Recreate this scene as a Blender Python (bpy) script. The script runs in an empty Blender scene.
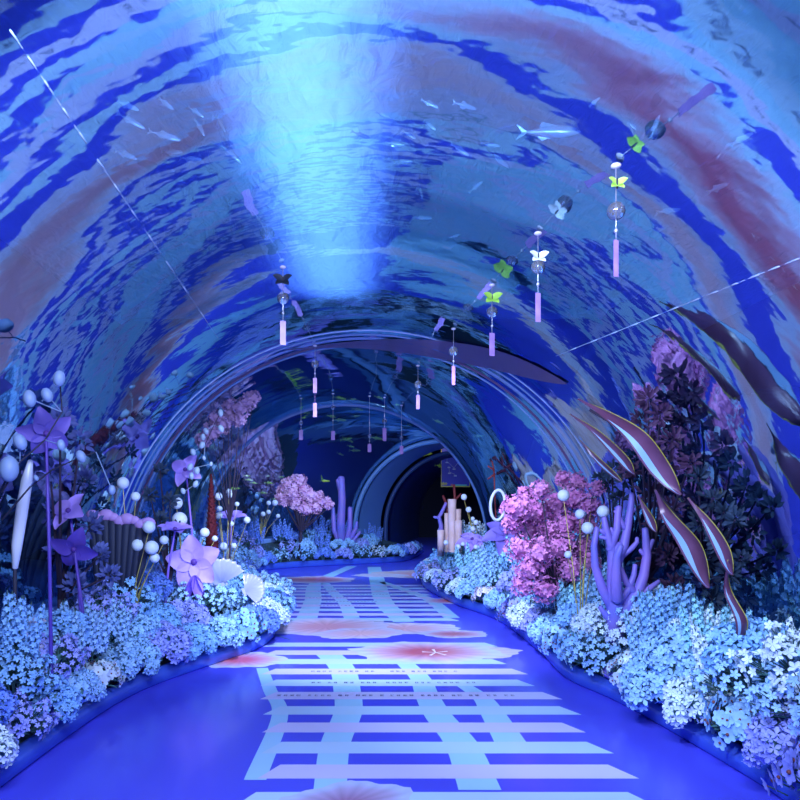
import bpy, math, random
from mathutils import Vector, Matrix
random.seed(7)
PI = math.pi
sc = bpy.context.scene
COL = sc.collection

# ------------------------------------------------------------------ camera, world, lights
F = 700.0; CX = 365.0; CY = 497.0; H = 1.5
cam_d = bpy.data.cameras.new('camera'); cam = bpy.data.objects.new('camera', cam_d); COL.objects.link(cam)
cam.location = (0, 0, H); cam.rotation_euler = (PI/2, 0, 0)
cam_d.sensor_width = 36; cam_d.lens = 36*F/800
cam_d.shift_x = (400-CX)/800; cam_d.shift_y = (CY-400)/800
cam_d.clip_end = 200
sc.camera = cam
w = bpy.data.worlds.new('world'); sc.world = w; w.use_nodes = True
w.node_tree.nodes['Background'].inputs[0].default_value = (0.03, 0.08, 0.22, 1)
w.node_tree.nodes['Background'].inputs[1].default_value = 0.4
sc.view_settings.view_transform = 'Standard'; sc.view_settings.look = 'None'
sc.view_settings.gamma = 1; sc.view_settings.use_curve_mapping = False
sc.view_settings.exposure = 0.0
sc.cycles.use_denoising = True
sc.cycles.max_bounces = 8; sc.cycles.transparent_max_bounces = 16
sc.cycles.sample_clamp_indirect = 4
sc.cycles.caustics_reflective = False; sc.cycles.caustics_refractive = False

def area(name, loc, target, sx, sy, power, col, spread=PI):
    d = bpy.data.lights.new(name, 'AREA'); d.shape = 'RECTANGLE'; d.size = sx; d.size_y = sy
    d.energy = power; d.color = col; d.spread = spread
    o = bpy.data.objects.new(name, d); COL.objects.link(o); o.location = loc
    o.rotation_euler = (Vector(target)-Vector(loc)).to_track_quat('-Z', 'Y').to_euler()
    return o
def spot(name, loc, target, power, col, angle=60, blend=.6, r=.08):
    d = bpy.data.lights.new(name, 'SPOT'); d.energy = power; d.color = col
    d.spot_size = math.radians(angle); d.spot_blend = blend; d.shadow_soft_size = r
    o = bpy.data.objects.new(name, d); COL.objects.link(o); o.location = loc
    o.rotation_euler = (Vector(target)-Vector(loc)).to_track_quat('-Z', 'Y').to_euler()
    return o
BL = (0.50, 0.68, 1.0); VI = (0.50, 0.36, 1.0)
# lamps over the water surface of the tank
area('tank_lamp', (-0.75, 11.0, 7.6), (-0.75, 11.0, 0), .9, 12.0, 420, (1.0, 0.92, 0.95), 1.7)
# unseen fill lights added in the tunnel for the floor, beds, portal and path
area('tunnel_fill', (0.0, 1.2, 2.95), (0, 7.0, 0.2), 2.2, 0.5, 270, (0.62, 0.68, 1.0))
spot('bed_fill', (-0.4, 2.6, 2.9), (2.1, 5.9, 0.4), 340, BL, 70)
spot('bed_fill', (0.4, 2.6, 2.9), (-1.5, 8.0, 0.4), 380, BL, 48)
spot('bed_fill', (0.0, 7.0, 2.9), (1.6, 10.0, 0.3), 260, BL, 70)
spot('bed_fill', (0.0, 7.0, 2.9), (-1.6, 10.5, 0.3), 200, BL, 70)
spot('bed_fill', (-0.2, 11.8, 2.9), (-0.3, 15.2, 0.3), 420, BL, 80)
spot('portal_fill', (1.6, 16.5, 2.6), (1.7, 20.3, 1.6), 160, (.4, .6, 1.0), 100)
spot('path_fill', (0.1, 4.6, 3.0), (0.2, 8.6, 0.0), 950, (0.62, 0.68, 1.0), 80)

# ------------------------------------------------------------------ materials
MATS = {}
def mat(name, col, rough=.5, metal=0, noise=None, spec=.5, bump=None, trans=0, emit=None, sss=0):
    if name in MATS: return MATS[name]
    m = bpy.data.materials.new(name); m.use_nodes = True; MATS[name] = m
    nt = m.node_tree; b = nt.nodes['Principled BSDF']
    b.inputs['Base Color'].default_value = (*col, 1); b.inputs['Roughness'].default_value = rough
    b.inputs['Metallic'].default_value = metal; b.inputs['Specular IOR Level'].default_value = spec
    b.inputs['Transmission Weight'].default_value = trans
    if sss: b.inputs['Subsurface Weight'].default_value = sss
    if emit:
        b.inputs['Emission Color'].default_value = (*emit[:3], 1); b.inputs['Emission Strength'].default_value = emit[3]
    if noise or bump:
        tc = nt.nodes.new('ShaderNodeTexCoord'); n = nt.nodes.new('ShaderNodeTexNoise')
        n.inputs['Scale'].default_value = (noise or bump)[0 if bump and not noise else 1] if noise else bump[0]
        nt.links.new(tc.outputs['Object'], n.inputs['Vector'])
        n.inputs['Detail'].default_value = 4
        if noise:
            r = nt.nodes.new('ShaderNodeValToRGB')
            r.color_ramp.elements[0].position = .35; r.color_ramp.elements[1].position = .65
            r.color_ramp.elements[0].color = (*col, 1); r.color_ramp.elements[1].color = (*noise[0], 1)
            nt.links.new(n.outputs['Fac'], r.inputs['Fac']); nt.links.new(r.outputs['Color'], b.inputs['Base Color'])
        if bump:
            bp = nt.nodes.new('ShaderNodeBump'); bp.inputs['Strength'].default_value = bump[1]; bp.inputs['Distance'].default_value = .03
            nt.links.new(n.outputs['Fac'], bp.inputs['Height']); nt.links.new(bp.outputs['Normal'], b.inputs['Normal'])
    return m

def acrylic(name, inner=True):
    """clear blue-tinted acrylic: straight-through transmission plus a mirror coat, lightly rippled"""
    m = bpy.data.materials.new(name); m.use_nodes = True; nt = m.node_tree; nt.nodes.clear()
    N = nt.nodes.new; L = nt.links.new
    out = N('ShaderNodeOutputMaterial'); mix = N('ShaderNodeMixShader'); tr = N('ShaderNodeBsdfTransparent')
    L(mix.outputs[0], out.inputs[0]); L(tr.outputs[0], mix.inputs[1])
    if inner:
        gl = N('ShaderNodeBsdfGlossy'); gl.inputs['Roughness'].default_value = 0.025
        gl.inputs['Color'].default_value = (0.52, 0.80, 1, 1)
        tr.inputs[0].default_value = (0.42, 0.66, 1, 1)
        lw = N('ShaderNodeFresnel'); lw.inputs['IOR'].default_value = 1.9
        mr = N('ShaderNodeMapRange'); mr.inputs[1].default_value = 0.08; mr.inputs[2].default_value = 0.7
        mr.inputs[3].default_value = 0.34; mr.inputs[4].default_value = 0.85
        L(lw.outputs[0], mr.inputs[0]); L(mr.outputs[0], mix.inputs[0]); L(gl.outputs[0], mix.inputs[2])
        geo = N('ShaderNodeNewGeometry'); mp = N('ShaderNodeMapping'); mp.inputs['Scale'].default_value = (1.0, 1.4, 1.0)
        no = N('ShaderNodeTexNoise'); no.inputs['Scale'].default_value = 5.0; no.inputs['Detail'].default_value = 2; no.inputs['Roughness'].default_value = .5
        bp = N('ShaderNodeBump'); bp.inputs['Strength'].default_value = 1; bp.inputs['Distance'].default_value = 0.0010
        n2 = N('ShaderNodeTexNoise'); n2.inputs['Scale'].default_value = 1.0; n2.inputs['Detail'].default_value = 1
        b2 = N('ShaderNodeBump'); b2.inputs['Strength'].default_value = 1; b2.inputs['Distance'].default_value = 0.013
        L(mp.outputs[0], n2.inputs['Vector']); L(n2.outputs['Fac'], b2.inputs['Height']); L(b2.outputs[0], bp.inputs['Normal'])
        L(geo.outputs['Position'], mp.inputs[0]); L(mp.outputs[0], no.inputs['Vector'])
        L(no.outputs['Fac'], bp.inputs['Height']); L(bp.outputs[0], gl.inputs['Normal'])
    else:
        tr.inputs[0].default_value = (0.9, 0.95, 1, 1); mix.inputs[0].default_value = 0
        d = N('ShaderNodeBsdfGlossy'); d.inputs['Roughness'].default_value = .3; L(d.outputs[0], mix.inputs[2])
    MATS[name] = m
    return m
M_ACR = acrylic('acrylic_inner'); M_ACO = acrylic('acrylic_outer', False)

def attr_mat(name, rough=.3, spec=.5, coat=0.0):
    m = bpy.data.materials.new(name); m.use_nodes = True; nt = m.node_tree; b = nt.nodes['Principled BSDF']
    a = nt.nodes.new('ShaderNodeAttribute'); a.attribute_name = 'col'
    nt.links.new(a.outputs['Color'], b.inputs['Base Color']); b.inputs['Roughness'].default_value = rough
    b.inputs['Specular IOR Level'].default_value = spec; b.inputs['Coat Weight'].default_value = coat
    b.inputs['Coat Roughness'].default_value = .12
    MATS[name] = m
    return m
M_ATTR = attr_mat('painted_print', .35, .4, .35)

def water_mat():
    m = bpy.data.materials.new('water_surface'); m.use_nodes = True; nt = m.node_tree; nt.nodes.clear()
    N = nt.nodes.new; L = nt.links.new
    out = N('ShaderNodeOutputMaterial'); a = N('ShaderNodeAddShader'); tl = N('ShaderNodeBsdfTranslucent'); gl = N('ShaderNodeBsdfGlossy')
    tl.inputs[0].default_value = (.42, .62, .95, 1); gl.inputs[0].default_value = (.12, .2, .4, 1); gl.inputs['Roughness'].default_value = .1
    L(tl.outputs[0], a.inputs[0]); L(gl.outputs[0], a.inputs[1]); L(a.outputs[0], out.inputs[0])
    g = N('ShaderNodeNewGeometry'); mp = N('ShaderNodeMapping'); mp.inputs['Scale'].default_value = (1.1, .55, 1)
    no = N('ShaderNodeTexNoise'); no.inputs['Scale'].default_value = 3.5; no.inputs['Detail'].default_value = 4; no.inputs['Distortion'].default_value = .8
    bp = N('ShaderNodeBump'); bp.inputs['Strength'].default_value = 1; bp.inputs['Distance'].default_value = .25
    L(g.outputs['Position'], mp.inputs[0]); L(mp.outputs[0], no.inputs['Vector']); L(no.outputs['Fac'], bp.inputs['Height'])
    L(bp.outputs[0], tl.inputs['Normal']); L(bp.outputs[0], gl.inputs['Normal'])
    return m

# ------------------------------------------------------------------ helpers
class MB:
    """collects faces; build() links them as ONE mesh object"""
    def __init__(s): s.v = []; s.f = []; s.m = []; s.c = []; s.sm = []
    def add(s, vs, fs, mi=0, col=None, smooth=False):
        b = len(s.v); s.v += [tuple(v) for v in vs]
        for f in fs: s.f.append([b+i for i in f]); s.m.append(mi); s.sm.append(smooth)
        if col is None: s.c += [(1, 1, 1)]*len(vs)
        elif isinstance(col[0], (int, float)): s.c += [col]*len(vs)
        else: s.c += list(col)
    def tube(s, pts, rad, n=8, mi=0, col=None, cap=True, flat=1.0):
        pts = [Vector(p) for p in pts]
        if isinstance(rad, (int, float)): rad = [rad]*len(pts)
        if cap:
            d0 = (pts[0]-pts[1]).normalized(); d1 = (pts[-1]-pts[-2]).normalized()
            pts = [pts[0]+d0*rad[0]*.6]+pts+[pts[-1]+d1*rad[-1]*.35, pts[-1]+d1*rad[-1]*.6]
            rad = [rad[0]*.25]+list(rad)+[rad[-1]*.75, rad[-1]*.2]
        vs = []; prev = None
        for i, p in enumerate(pts):
            t = (pts[min(i+1, len(pts)-1)]-pts[max(i-1, 0)])
            t = t.normalized() if t.length > 1e-9 else Vector((0, 0, 1))
            if prev is None:
                u = t.cross(Vector((0.13, 0.97, 0.2))).normalized()
            else: u = (prev-t*prev.dot(t)).normalized()
            prev = u; w_ = t.cross(u)
            for k in range(n):
                a = 2*PI*k/n; vs.append(p+u*math.cos(a)*rad[i]+w_*math.sin(a)*rad[i]*flat)
        fs = [(i*n+k, i*n+(k+1) % n, (i+1)*n+(k+1) % n, (i+1)*n+k) for i in range(len(pts)-1) for k in range(n)]
        if cap: fs += [tuple(range(n))[::-1], tuple((len(pts)-1)*n+k for k in range(n))]
        s.add(vs, fs, mi, col, True)
    def ball(s, c, r, n=12, mi=0, col=None, sc_=(1, 1, 1), rot=None):
        c = Vector(c); vs = []; m_ = max(4, n//2)
        for i in range(m_+1):
            th = PI*i/m_
            for k in range(n):
                a = 2*PI*k/n
                q = Vector((math.sin(th)*math.cos(a)*sc_[0], math.sin(th)*math.sin(a)*sc_[1], math.cos(th)*sc_[2]))*r
                if rot: q = rot @ q
                vs.append(c+q)
        fs = [(i*n+k, (i+1)*n+k, (i+1)*n+(k+1) % n, i*n+(k+1) % n) for i in range(m_) for k in range(n)]
        s.add(vs, fs, mi, col, True)
    def box(s, x0, x1, y0, y1, z0, z1, mi=0, col=None):
        vs = [(x, y, z) for z in (z0, z1) for y in (y0, y1) for x in (x0, x1)]
        s.add(vs, [(0, 2, 3, 1), (4, 5, 7, 6), (0, 1, 5, 4), (2, 6, 7, 3), (0, 4, 6, 2), (1, 3, 7, 5)], mi, col)
    def floret(s, c, nrm, r, petals=5, mi=0, col=None, cup=.25, centre=None, width=.62, spin=0):
        nrm = Vector(nrm).normalized(); u = nrm.orthogonal().normalized(); w_ = nrm.cross(u); c = Vector(c)
        for k in range(petals):
            a = 2*PI*k/petals+spin; d = u*math.cos(a)+w_*math.sin(a); e = w_*math.cos(a)-u*math.sin(a)
            s.add([c, c+d*r*.55+e*r*width*.55+nrm*r*cup*.5, c+d*r*.95+e*r*width*.3+nrm*r*cup*.9, c+d*r*1.02+nrm*r*cup*.75,
                   c+d*r*.95-e*r*width*.3+nrm*r*cup*.9, c+d*r*.55-e*r*width*.55+nrm*r*cup*.5, c+d*r*.5+nrm*r*cup*.12],
                  [(0, 1, 6), (1, 2, 3, 6), (6, 3, 4, 5), (0, 6, 5)], mi, col, True)
        if centre is not None: s.ball(c+nrm*r*.1, r*.2, 6, centre)
    def petal(s, c, d, nrm, L, W, curl=.2, mi=0, col=None, seg=6, tip=.9):
        c = Vector(c); d = Vector(d).normalized(); nrm = Vector(nrm); nrm = (nrm-d*nrm.dot(d)).normalized(); e = d.cross(nrm)
        vs = []
        for i in range(seg+1):
            t = i/seg; wd = W*.5*(math.sin(PI*min(1, t**tip*.92+.04)))**.7 if t < 1 else W*.06
            if t == 0: wd = W*.08
            h = curl*L*(t*t)
            for j in (-1, -.5, 0, .5, 1):
                vs.append(c+d*L*t+e*wd*j-nrm*h+nrm*W*.12*abs(j)**2*(1 if t < 1 else 0))
        fs = [(i*5+j, i*5+j+1, (i+1)*5+j+1, (i+1)*5+j) for i in range(seg) for j in range(4)]
        s.add(vs, fs, mi, col, True)
    def build(s, name, mats, parent=None, loc=None):
        me = bpy.data.meshes.new(name); me.from_pydata(s.v, [], s.f); me.update()
        if not isinstance(mats, (list, tuple)): mats = [mats]
        for m_ in mats: me.materials.append(m_)
        me.polygons.foreach_set('material_index', s.m); me.polygons.foreach_set('use_smooth', s.sm)
        if M_ATTR in mats:
            ca = me.color_attributes.new('col', 'FLOAT_COLOR', 'POINT')
            ca.data.foreach_set('color', [x for c in s.c for x in (*c, 1.0)])
        o = bpy.data.objects.new(name, me); COL.objects.link(o)
        if parent: o.parent = parent
        if loc: o.location = loc
        return o

def tag(o, label=None, cat=None, group=None, kind=None):
    if label: o['label'] = label
    if cat: o['category'] = cat
    if group: o['group'] = group
    if kind: o['kind'] = kind
    return o
def thing(name, loc, label, cat, group=None, rz=0, scale=1):
    o = bpy.data.objects.new(name, None); COL.objects.link(o); o.location = loc
    o.rotation_euler = (0, 0, rz); o.scale = (scale,)*3; o.empty_display_size = .1
    return tag(o, label, cat, group)
def copy_tree(o, parent=None):
    c = o.copy(); COL.objects.link(c); c.parent = parent
    for ch in o.children: copy_tree(ch, c)
    return c
def struct(o): o['kind'] = 'structure'; return o

def interp(pts, t):
    """smooth interpolation of (t, v) pairs"""
    if t <= pts[0][0]: return pts[0][1]
    if t >= pts[-1][0]: return pts[-1][1]
    for i in range(len(pts)-1):
        if pts[i][0] <= t <= pts[i+1][0]:
            p0 = pts[max(i-1, 0)]; p1 = pts[i]; p2 = pts[i+1]; p3 = pts[min(i+2, len(pts)-1)]
            h = p2[0]-p1[0]; u = (t-p1[0])/h
            m1 = (p2[1]-p0[1])/(p2[0]-p0[0]+1e-9)*h; m2 = (p3[1]-p1[1])/(p3[0]-p1[0]+1e-9)*h
            return (2*u**3-3*u*u+1)*p1[1]+(u**3-2*u*u+u)*m1+(-2*u**3+3*u*u)*p2[1]+(u**3-u*u)*m2
R = 2.5; ZS = 0.62
AX = [(-4, 0), (5, 0), (7.14, 0), (9.6, -.28), (12.3, -.35), (15.5, .55), (19.4, 2.2), (23, 4.2), (27, 6.8)]
def ax(y): return interp(AX, y)
def at(px, py, Y): return Vector(((px-CX)/F*Y, Y, H-(py-CY)/F*Y))
def fl(px, py, z=0): Y = F*(H-z)/(py-CY); return Vector(((px-CX)/F*Y, Y, z))
def wall_Y(px, py, r=R):
    """distance along the view at which the vault (or a tube of radius r about it) is met"""
    y = 1.5
    while y < 22:
        p = at(px, py, y)
        if math.hypot(p.x-ax(y), p.z-ZS) >= r: return y
        y += .02
    return y

# ------------------------------------------------------------------ setting: acrylic vault, joints, sills, tank
def vault(y0, y1, name, label):
    mb = MB(); ny = max(2, int((y1-y0)/.25)); na = 96; vs = []
    for rr in (R, R+.06):
        for i in range(ny+1):
            y = y0+(y1-y0)*i/ny
            for k in range(na+1):
                a = PI*k/na; vs.append((ax(y)+rr*math.cos(a), y, ZS+rr*math.sin(a)))
    W = na+1; o2 = (ny+1)*W
    fi = [(i*W+k, i*W+k+1, (i+1)*W+k+1, (i+1)*W+k) for i in range(ny) for k in range(na)]
    fo = [tuple(o2+j for j in f[::-1]) for f in fi]
    mb.add(vs, fi, 0, None, True)
    b = MB(); mb.f += fo; mb.m += [1]*len(fo); mb.sm += [True]*len(fo)
    o = mb.build(name, [M_ACR, M_ACO])
    return struct(o)
vault(-4, 7.1, 'ceiling', ''); vault(7.22, 12.27, 'ceiling', ''); vault(12.33, 19.4, 'ceiling', '')

M_JOINT = mat('joint_acrylic', (.16, .30, .62), .12, 0, spec=.8)
M_JDARK = mat('gasket_and_reflection', (.10, .05, .16), .3)  # dark gasket ring, also the colour of the imitated reflection strip
M_BEAD = mat('joint_bead', (.45, .62, .9), .2)
def ring(y, prof, m, name, a0=0, a1=PI, n=120):
    """prof: (dy, dr) closed outline swept round the vault"""
    mb = MB(); vs = []; k = len(prof)
    for i in range(n+1):
        a = a0+(a1-a0)*i/n
        for dy, dr in prof:
            vs.append((ax(y)+(R+dr)*math.cos(a), y+dy, ZS+(R+dr)*math.sin(a)))
    fs = [(i*k+j, i*k+(j+1) % k, (i+1)*k+(j+1) % k, (i+1)*k+j) for i in range(n) for j in range(k)]
    mb.add(vs, fs, 0, None, True)
    return struct(mb.build(name, m))
ring(7.16, [(-.05, .0), (-.04, -.006), (.0, -.012), (.04, -.006), (.05, .0), (.05, .08), (-.05, .08)], M_JOINT, 'trim_1')
ring(6.80, [(-.01, 0), (0, -.008), (.01, 0), (.02, .01), (-.02, .01)], M_BEAD, 'trim_2')
ring(6.97, [(-.012, 0), (0, -.012), (.012, 0), (.012, .01), (-.012, .01)], M_JOINT, 'trim_8')
ring(7.36, [(-.03, 0), (0, -.014), (.03, 0), (.03, .01), (-.03, .01)], M_JDARK, 'trim_9')
ring(7.50, [(-.015, 0), (0, -.012), (.015, 0), (.015, .01), (-.015, .01)], M_JOINT, 'trim_10')
ring(12.3, [(-.03, .0), (-.02, -.02), (.0, -.03), (.02, -.02), (.03, .0), (.03, .08), (-.03, .08)], M_JOINT, 'trim_3')
# dark lens-shaped strip imitating a reflection along the crown of the near joint
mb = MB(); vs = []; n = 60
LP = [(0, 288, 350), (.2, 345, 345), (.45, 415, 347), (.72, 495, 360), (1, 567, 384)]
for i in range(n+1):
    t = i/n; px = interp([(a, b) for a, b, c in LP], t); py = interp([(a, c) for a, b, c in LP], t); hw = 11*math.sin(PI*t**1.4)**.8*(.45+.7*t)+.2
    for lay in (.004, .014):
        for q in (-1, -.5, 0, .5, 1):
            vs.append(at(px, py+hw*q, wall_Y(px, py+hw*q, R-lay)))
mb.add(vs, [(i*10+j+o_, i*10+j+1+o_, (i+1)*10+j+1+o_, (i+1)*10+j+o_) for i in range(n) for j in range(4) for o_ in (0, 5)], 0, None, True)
struct(mb.build('reflection_strip', M_JDARK))
# longitudinal panel seams
def seam(p0, p1, name, dash=False):
    n = 60
    pts = []
    for i in range(n+1):
        t = i/n; px = p0[0]+(p1[0]-p0[0])*t; py = p0[1]+(p1[1]-p0[1])*t
        Y = wall_Y(px, py, R-.006); pts.append(at(px, py, Y))
    mb = MB()
    if not dash: mb.tube(pts, .004, 5)
    else:
        for i in range(0, n-2, 5): mb.tube(pts[i:i+3], .0042, 5)
        mb.tube(pts, .0022, 4)
    struct(mb.build(name, M_BEAD))
seam((10, 30), (218, 338), 'trim_5', True); seam((800, 258), (556, 356), 'trim_6', True)

# sills that carry the acrylic
def sweep_xy(name, ys, prof_fn, m, kind='structure'):
    mb = MB(); vs = []; k = None
    for y in ys:
        pr = prof_fn(y); k = len(pr)
        for x, z in pr: vs.append((x, y, z))
    n = len(ys)
    mb.add(vs, [(i*k+j, i*k+(j+1) % k, (i+1)*k+(j+1) % k, (i+1)*k+j) for i in range(n-1) for j in range(k)]+[tuple(range(k)), tuple((n-1)*k+j for j in range(k))[::-1]], 0)
    return mb.build(name, m)
M_SILL = mat('sill_blue', (.20, .36, .72), .35)
ys = [-4+.3*i for i in range(79)]
struct(sweep_xy('baseboard_right', ys, lambda y: [(ax(y)+2.30, 0), (ax(y)+2.30, ZS-.02), (ax(y)+2.32, ZS), (ax(y)+2.75, ZS), (ax(y)+2.75, 0)], M_SILL))
struct(sweep_xy('baseboard_left', ys, lambda y: [(ax(y)-2.30, 0), (ax(y)-2.30, ZS-.02), (ax(y)-2.32, ZS), (ax(y)-2.75, ZS), (ax(y)-2.75, 0)], M_SILL))
# tank
M_TANK = mat('tank_blue', (.012, .05, .17), .8, noise=((.04, .11, .34), .5))
M_TDARK = mat('tank_dark', (.005, .012, .06), .8, noise=((.02, .04, .14), .6))
mb = MB(); mb.box(-7.2, -7, -4, 26, 0, 6.6); struct(mb.build('wall_left', M_TANK))
mb = MB(); mb.box(10, 10.2, -4, 26, 0, 6.6); struct(mb.build('wall_right', M_TANK))
mb = MB(); mb.box(-7.2, 10.2, -4, 26, 6.45, 6.5); struct(mb.build('ceiling_water', water_mat()))
M_SAND = mat('tank_sand', (.03, .06, .20), .9, noise=((.06, .10, .28), 1.5))
mb = MB()
for s in (-1, 1):
    vs = []
    for y in ys: vs += [(ax(y)+2.75*s, y, .3), (-7 if s < 0 else 10, y, .5)]
    mb.add(vs, [(2*i, 2*i+1, 2*i+3, 2*i+2) for i in range(len(ys)-1)])
struct(mb.build('floor_seabed', M_SAND))
# portal wall at the far end with arched opening, and the dark corridor behind
mb = MB(); YP = 19.45; cx = ax(YP); n = 64; ri = R-.02
arc = [(cx+ri*math.cos(PI*k/n), ZS+ri*math.sin(PI*k/n)) for k in range(n+1)]
out = []
for x, z in arc:
    dx, dz = x-cx, z-ZS; s_ = min((8.0-cx if dx > 0 else cx+7)/max(abs(dx), 1e-6), (6.45-ZS)/max(dz, 1e-6)); out.append((cx+dx*s_, ZS+dz*s_))
for yy in (YP, YP+.3):
    mb.add([(x, yy, z) for x, z in arc]+[(x, yy, z) for x, z in out], [(k, k+1, n+2+k, n+1+k) for k in range(n)])
mb.box(-7, cx-ri, YP, YP+.3, 0, ZS); mb.box(cx+ri, 10, YP, YP+.3, 0, ZS)
struct(mb.build('wall_back', M_TDARK))
def shell(y0, y1, r, m, name, cxf):
    mb = MB(); vs = []; n = 48; ny = 12
    for rr in (r, r+.12):
        for i in range(ny+1):
            y = y0+(y1-y0)*i/ny
            for k in range(-6, n+7):
                a = PI*k/n
                z = ZS+rr*math.sin(a) if 0 <= k <= n else ZS-ZS*(-k if k < 0 else k-n)/6
                x = cxf(y)+(rr*math.cos(a) if 0 <= k <= n else (rr if k < 0 else -rr))
                vs.append((x, y, z))
    W = n+13; o2 = (ny+1)*W
    fs = [(i*W+k, i*W+k+1, (i+1)*W+k+1, (i+1)*W+k) for i in range(ny) for k in range(W-1)]
    fs += [tuple(o2+j for j in f[::-1]) for f in fs]
    fs += [(k, k+1, o2+k+1, o2+k) for k in range(W-1)]
    mb.add(vs, fs, 0, None, True)
    return struct(mb.build(name, m))
M_PORT = mat('portal_blue', (.12, .26, .60), .35)
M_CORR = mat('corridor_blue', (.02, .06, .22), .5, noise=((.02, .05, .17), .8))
shell(19.3, 20.6, R-.02-.12, M_PORT, 'trim_7', ax)
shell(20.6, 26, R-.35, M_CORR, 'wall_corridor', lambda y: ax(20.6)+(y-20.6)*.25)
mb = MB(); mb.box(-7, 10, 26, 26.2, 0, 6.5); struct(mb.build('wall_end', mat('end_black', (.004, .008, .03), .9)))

# ------------------------------------------------------------------ floor with its printed graphic
mb = MB()
BLUE = (.08, .09, .80); BAR = (.52, .76, 1.0); LIL = (.66, .66, 1.0); CY_ = (.40, .74, 1.0)
mb.box(-2.7, 2.7, -4, 8, -.2, 0, 0, BLUE)
mb.add([(-6.5, 8, 0), (9.8, 8, 0), (9.8, 26, 0), (-6.5, 26, 0)], [(0, 1, 2, 3)], 0, BLUE)
def ribbon(pts, wd, z, col, mb=mb):
    vs = []
    P = []
    n = 24
    tt = [i/(len(pts)-1) for i in range(len(pts))]
    for i in range(n+1):
        t = i/n
        P.append(Vector((interp(list(zip(tt, [p[0] for p in pts])), t), interp(list(zip(tt, [p[1] for p in pts])), t), z)))
    for i, p in enumerate(P):
        t = i/n; d = (P[min(i+1, n)]-P[max(i-1, 0)]).normalized(); e = Vector((-d.y, d.x, 0))
        ww = wd[0]+(wd[1]-wd[0])*t if isinstance(wd, tuple) else wd
        vs += [p-e*ww*.5, p+e*ww*.5]
    mb.add(vs, [(2*i, 2*i+1, 2*i+3, 2*i+2) for i in range(n)], 0, col)
def bar(y, x0, x1, wd, z, col, sk=.05):
    mb.add([(x0-sk, y-wd/2, z), (x1+sk, y-wd/2, z), (x1-sk, y+wd/2, z), (x0+sk, y+wd/2, z)], [(0, 1, 2, 3)], 0, col)
rnd = random.Random(3)
y = 2.0; k = 0
bars = []
while y < 12.2:
    if not (7.3 < y < 8.55):
        xl = interp([(2, -.55), (4.5, -.62), (6.0, -.86), (7.1, -1.0), (8.7, -1.02), (11.8, -1.38)], y)
        xr = interp([(2, 1.45), (5.2, 1.40), (6.4, 1.30), (7.1, 1.25), (8.7, 1.05), (11, 1.02), (12, .95)], y)
        col = LIL if k % 2 else BAR
        bar(y, xl+rnd.uniform(-.06, .06), xr+rnd.uniform(-.08, .05), .195, .001, col); bars.append((y, xl, xr))
    y += .365; k += 1
# winding pale paths crossing the bars
def FP(*p): return [fl(*q) for q in p]
ribbon(FP((352, 566), (318, 582), (313, 600), (307, 618)), (.22, .26), .0006, CY_)
ribbon(FP((325, 583), (333, 592), (345, 604), (352, 618)), (.15, .20), .0006, CY_)
ribbon(FP((374, 567), (378, 584), (384, 602), (404, 622)), (.28, .26), .0006, CY_)
ribbon(FP((382, 582), (405, 590), (430, 600), (452, 618)), (.14, .2), .0006, CY_)
ribbon(FP((326, 652), (342, 668), (347, 690), (348, 712), (335, 745), (330, 790)), (.24, .17), .0006, CY_)
ribbon(FP((404, 662), (420, 678), (427, 695), (438, 715), (462, 745), (480, 790)), (.16, .22), .0006, CY_)
ribbon(FP((462, 684), (482, 698), (492, 712), (515, 750)), (.12, .2), .0006, CY_)
ribbon(FP((262, 668), (270, 690), (280, 715), (255, 780)), (.10, .12), .0006, CY_)
def blossom(cx, cy, rx, ry, z, rot=0, petals=6, heart=(.52, .13, .20), mid=(.66, .46, .66), edge=(.60, .68, .95), seed=0):
    r_ = random.Random(seed); n = 72; vs = [(cx, cy, z)]; cs = [heart]
    ph = r_.uniform(0, 6)
    for q, cc in ((.22, heart), (.42, tuple((a*.55+b*.45) for a, b in zip(heart, mid))), (.65, mid), (.85, edge), (1.0, tuple(min(1, e*1.05) for e in edge))):
        for k in range(n):
            a = 2*PI*k/n; lob = 1-.17*abs(math.sin(petals*a/2+ph))**.5*q+.03*math.sin(13*a+ph)*q
            x = rx*q*lob*math.cos(a); yv = ry*q*lob*math.sin(a)
            vs.append((cx+x*math.cos(rot)-yv*math.sin(rot), cy+x*math.sin(rot)+yv*math.cos(rot), z))
            v = 1+.10*math.sin(3*petals*a)*(q < .9); cs.append(tuple(c*v for c in cc))
    fs = [(0, 1+k, 1+(k+1) % n) for k in range(n)]
    for j in range(4): fs += [(1+j*n+k, 1+(j+1)*n+k, 1+(j+1)*n+(k+1) % n, 1+j*n+(k+1) % n) for k in range(n)]
    mb.add(vs, fs, 0, cs)
blossom(.60, 6.78, .82, .52, .002, 0, 6, seed=1)
blossom(1.02, 6.78, .55, .34, .0018, 0, 5, (.62, .55, .72), (.66, .6, .8), (.62, .62, .85), 2)
blossom(-.45, 8.1, .85, .62, .0022, .1, 6, (.78, .42, .50), (.76, .60, .74), (.66, .66, .92), 3)
blossom(.45, 8.0, .75, .40, .002, 0, 5, (.80, .50, .60), (.74, .62, .80), (.64, .66, .95), 4)
blossom(-.05, 7.7, .6, .34, .0024, .2, 6, (.82, .55, .62), (.72, .60, .80), (.66, .68, .95), 5)
blossom(.98, 7.66, .42, .26, .0021, 0, 5, seed=6)
blossom(-.92, 12.7, .85, .62, .002, 0, 6, (.66, .14, .14), (.70, .34, .44), (.66, .60, .80), seed=7)
blossom(.98, 13.6, 1.0, .8, .002, 0, 6, (.70, .36, .40), (.72, .5, .56), (.70, .62, .72), seed=8)
blossom(.3, 13.4, .6, .35, .0022, 0, 6, (.62, .55, .72), (.66, .6, .8), (.62, .62, .85), seed=9)
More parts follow.
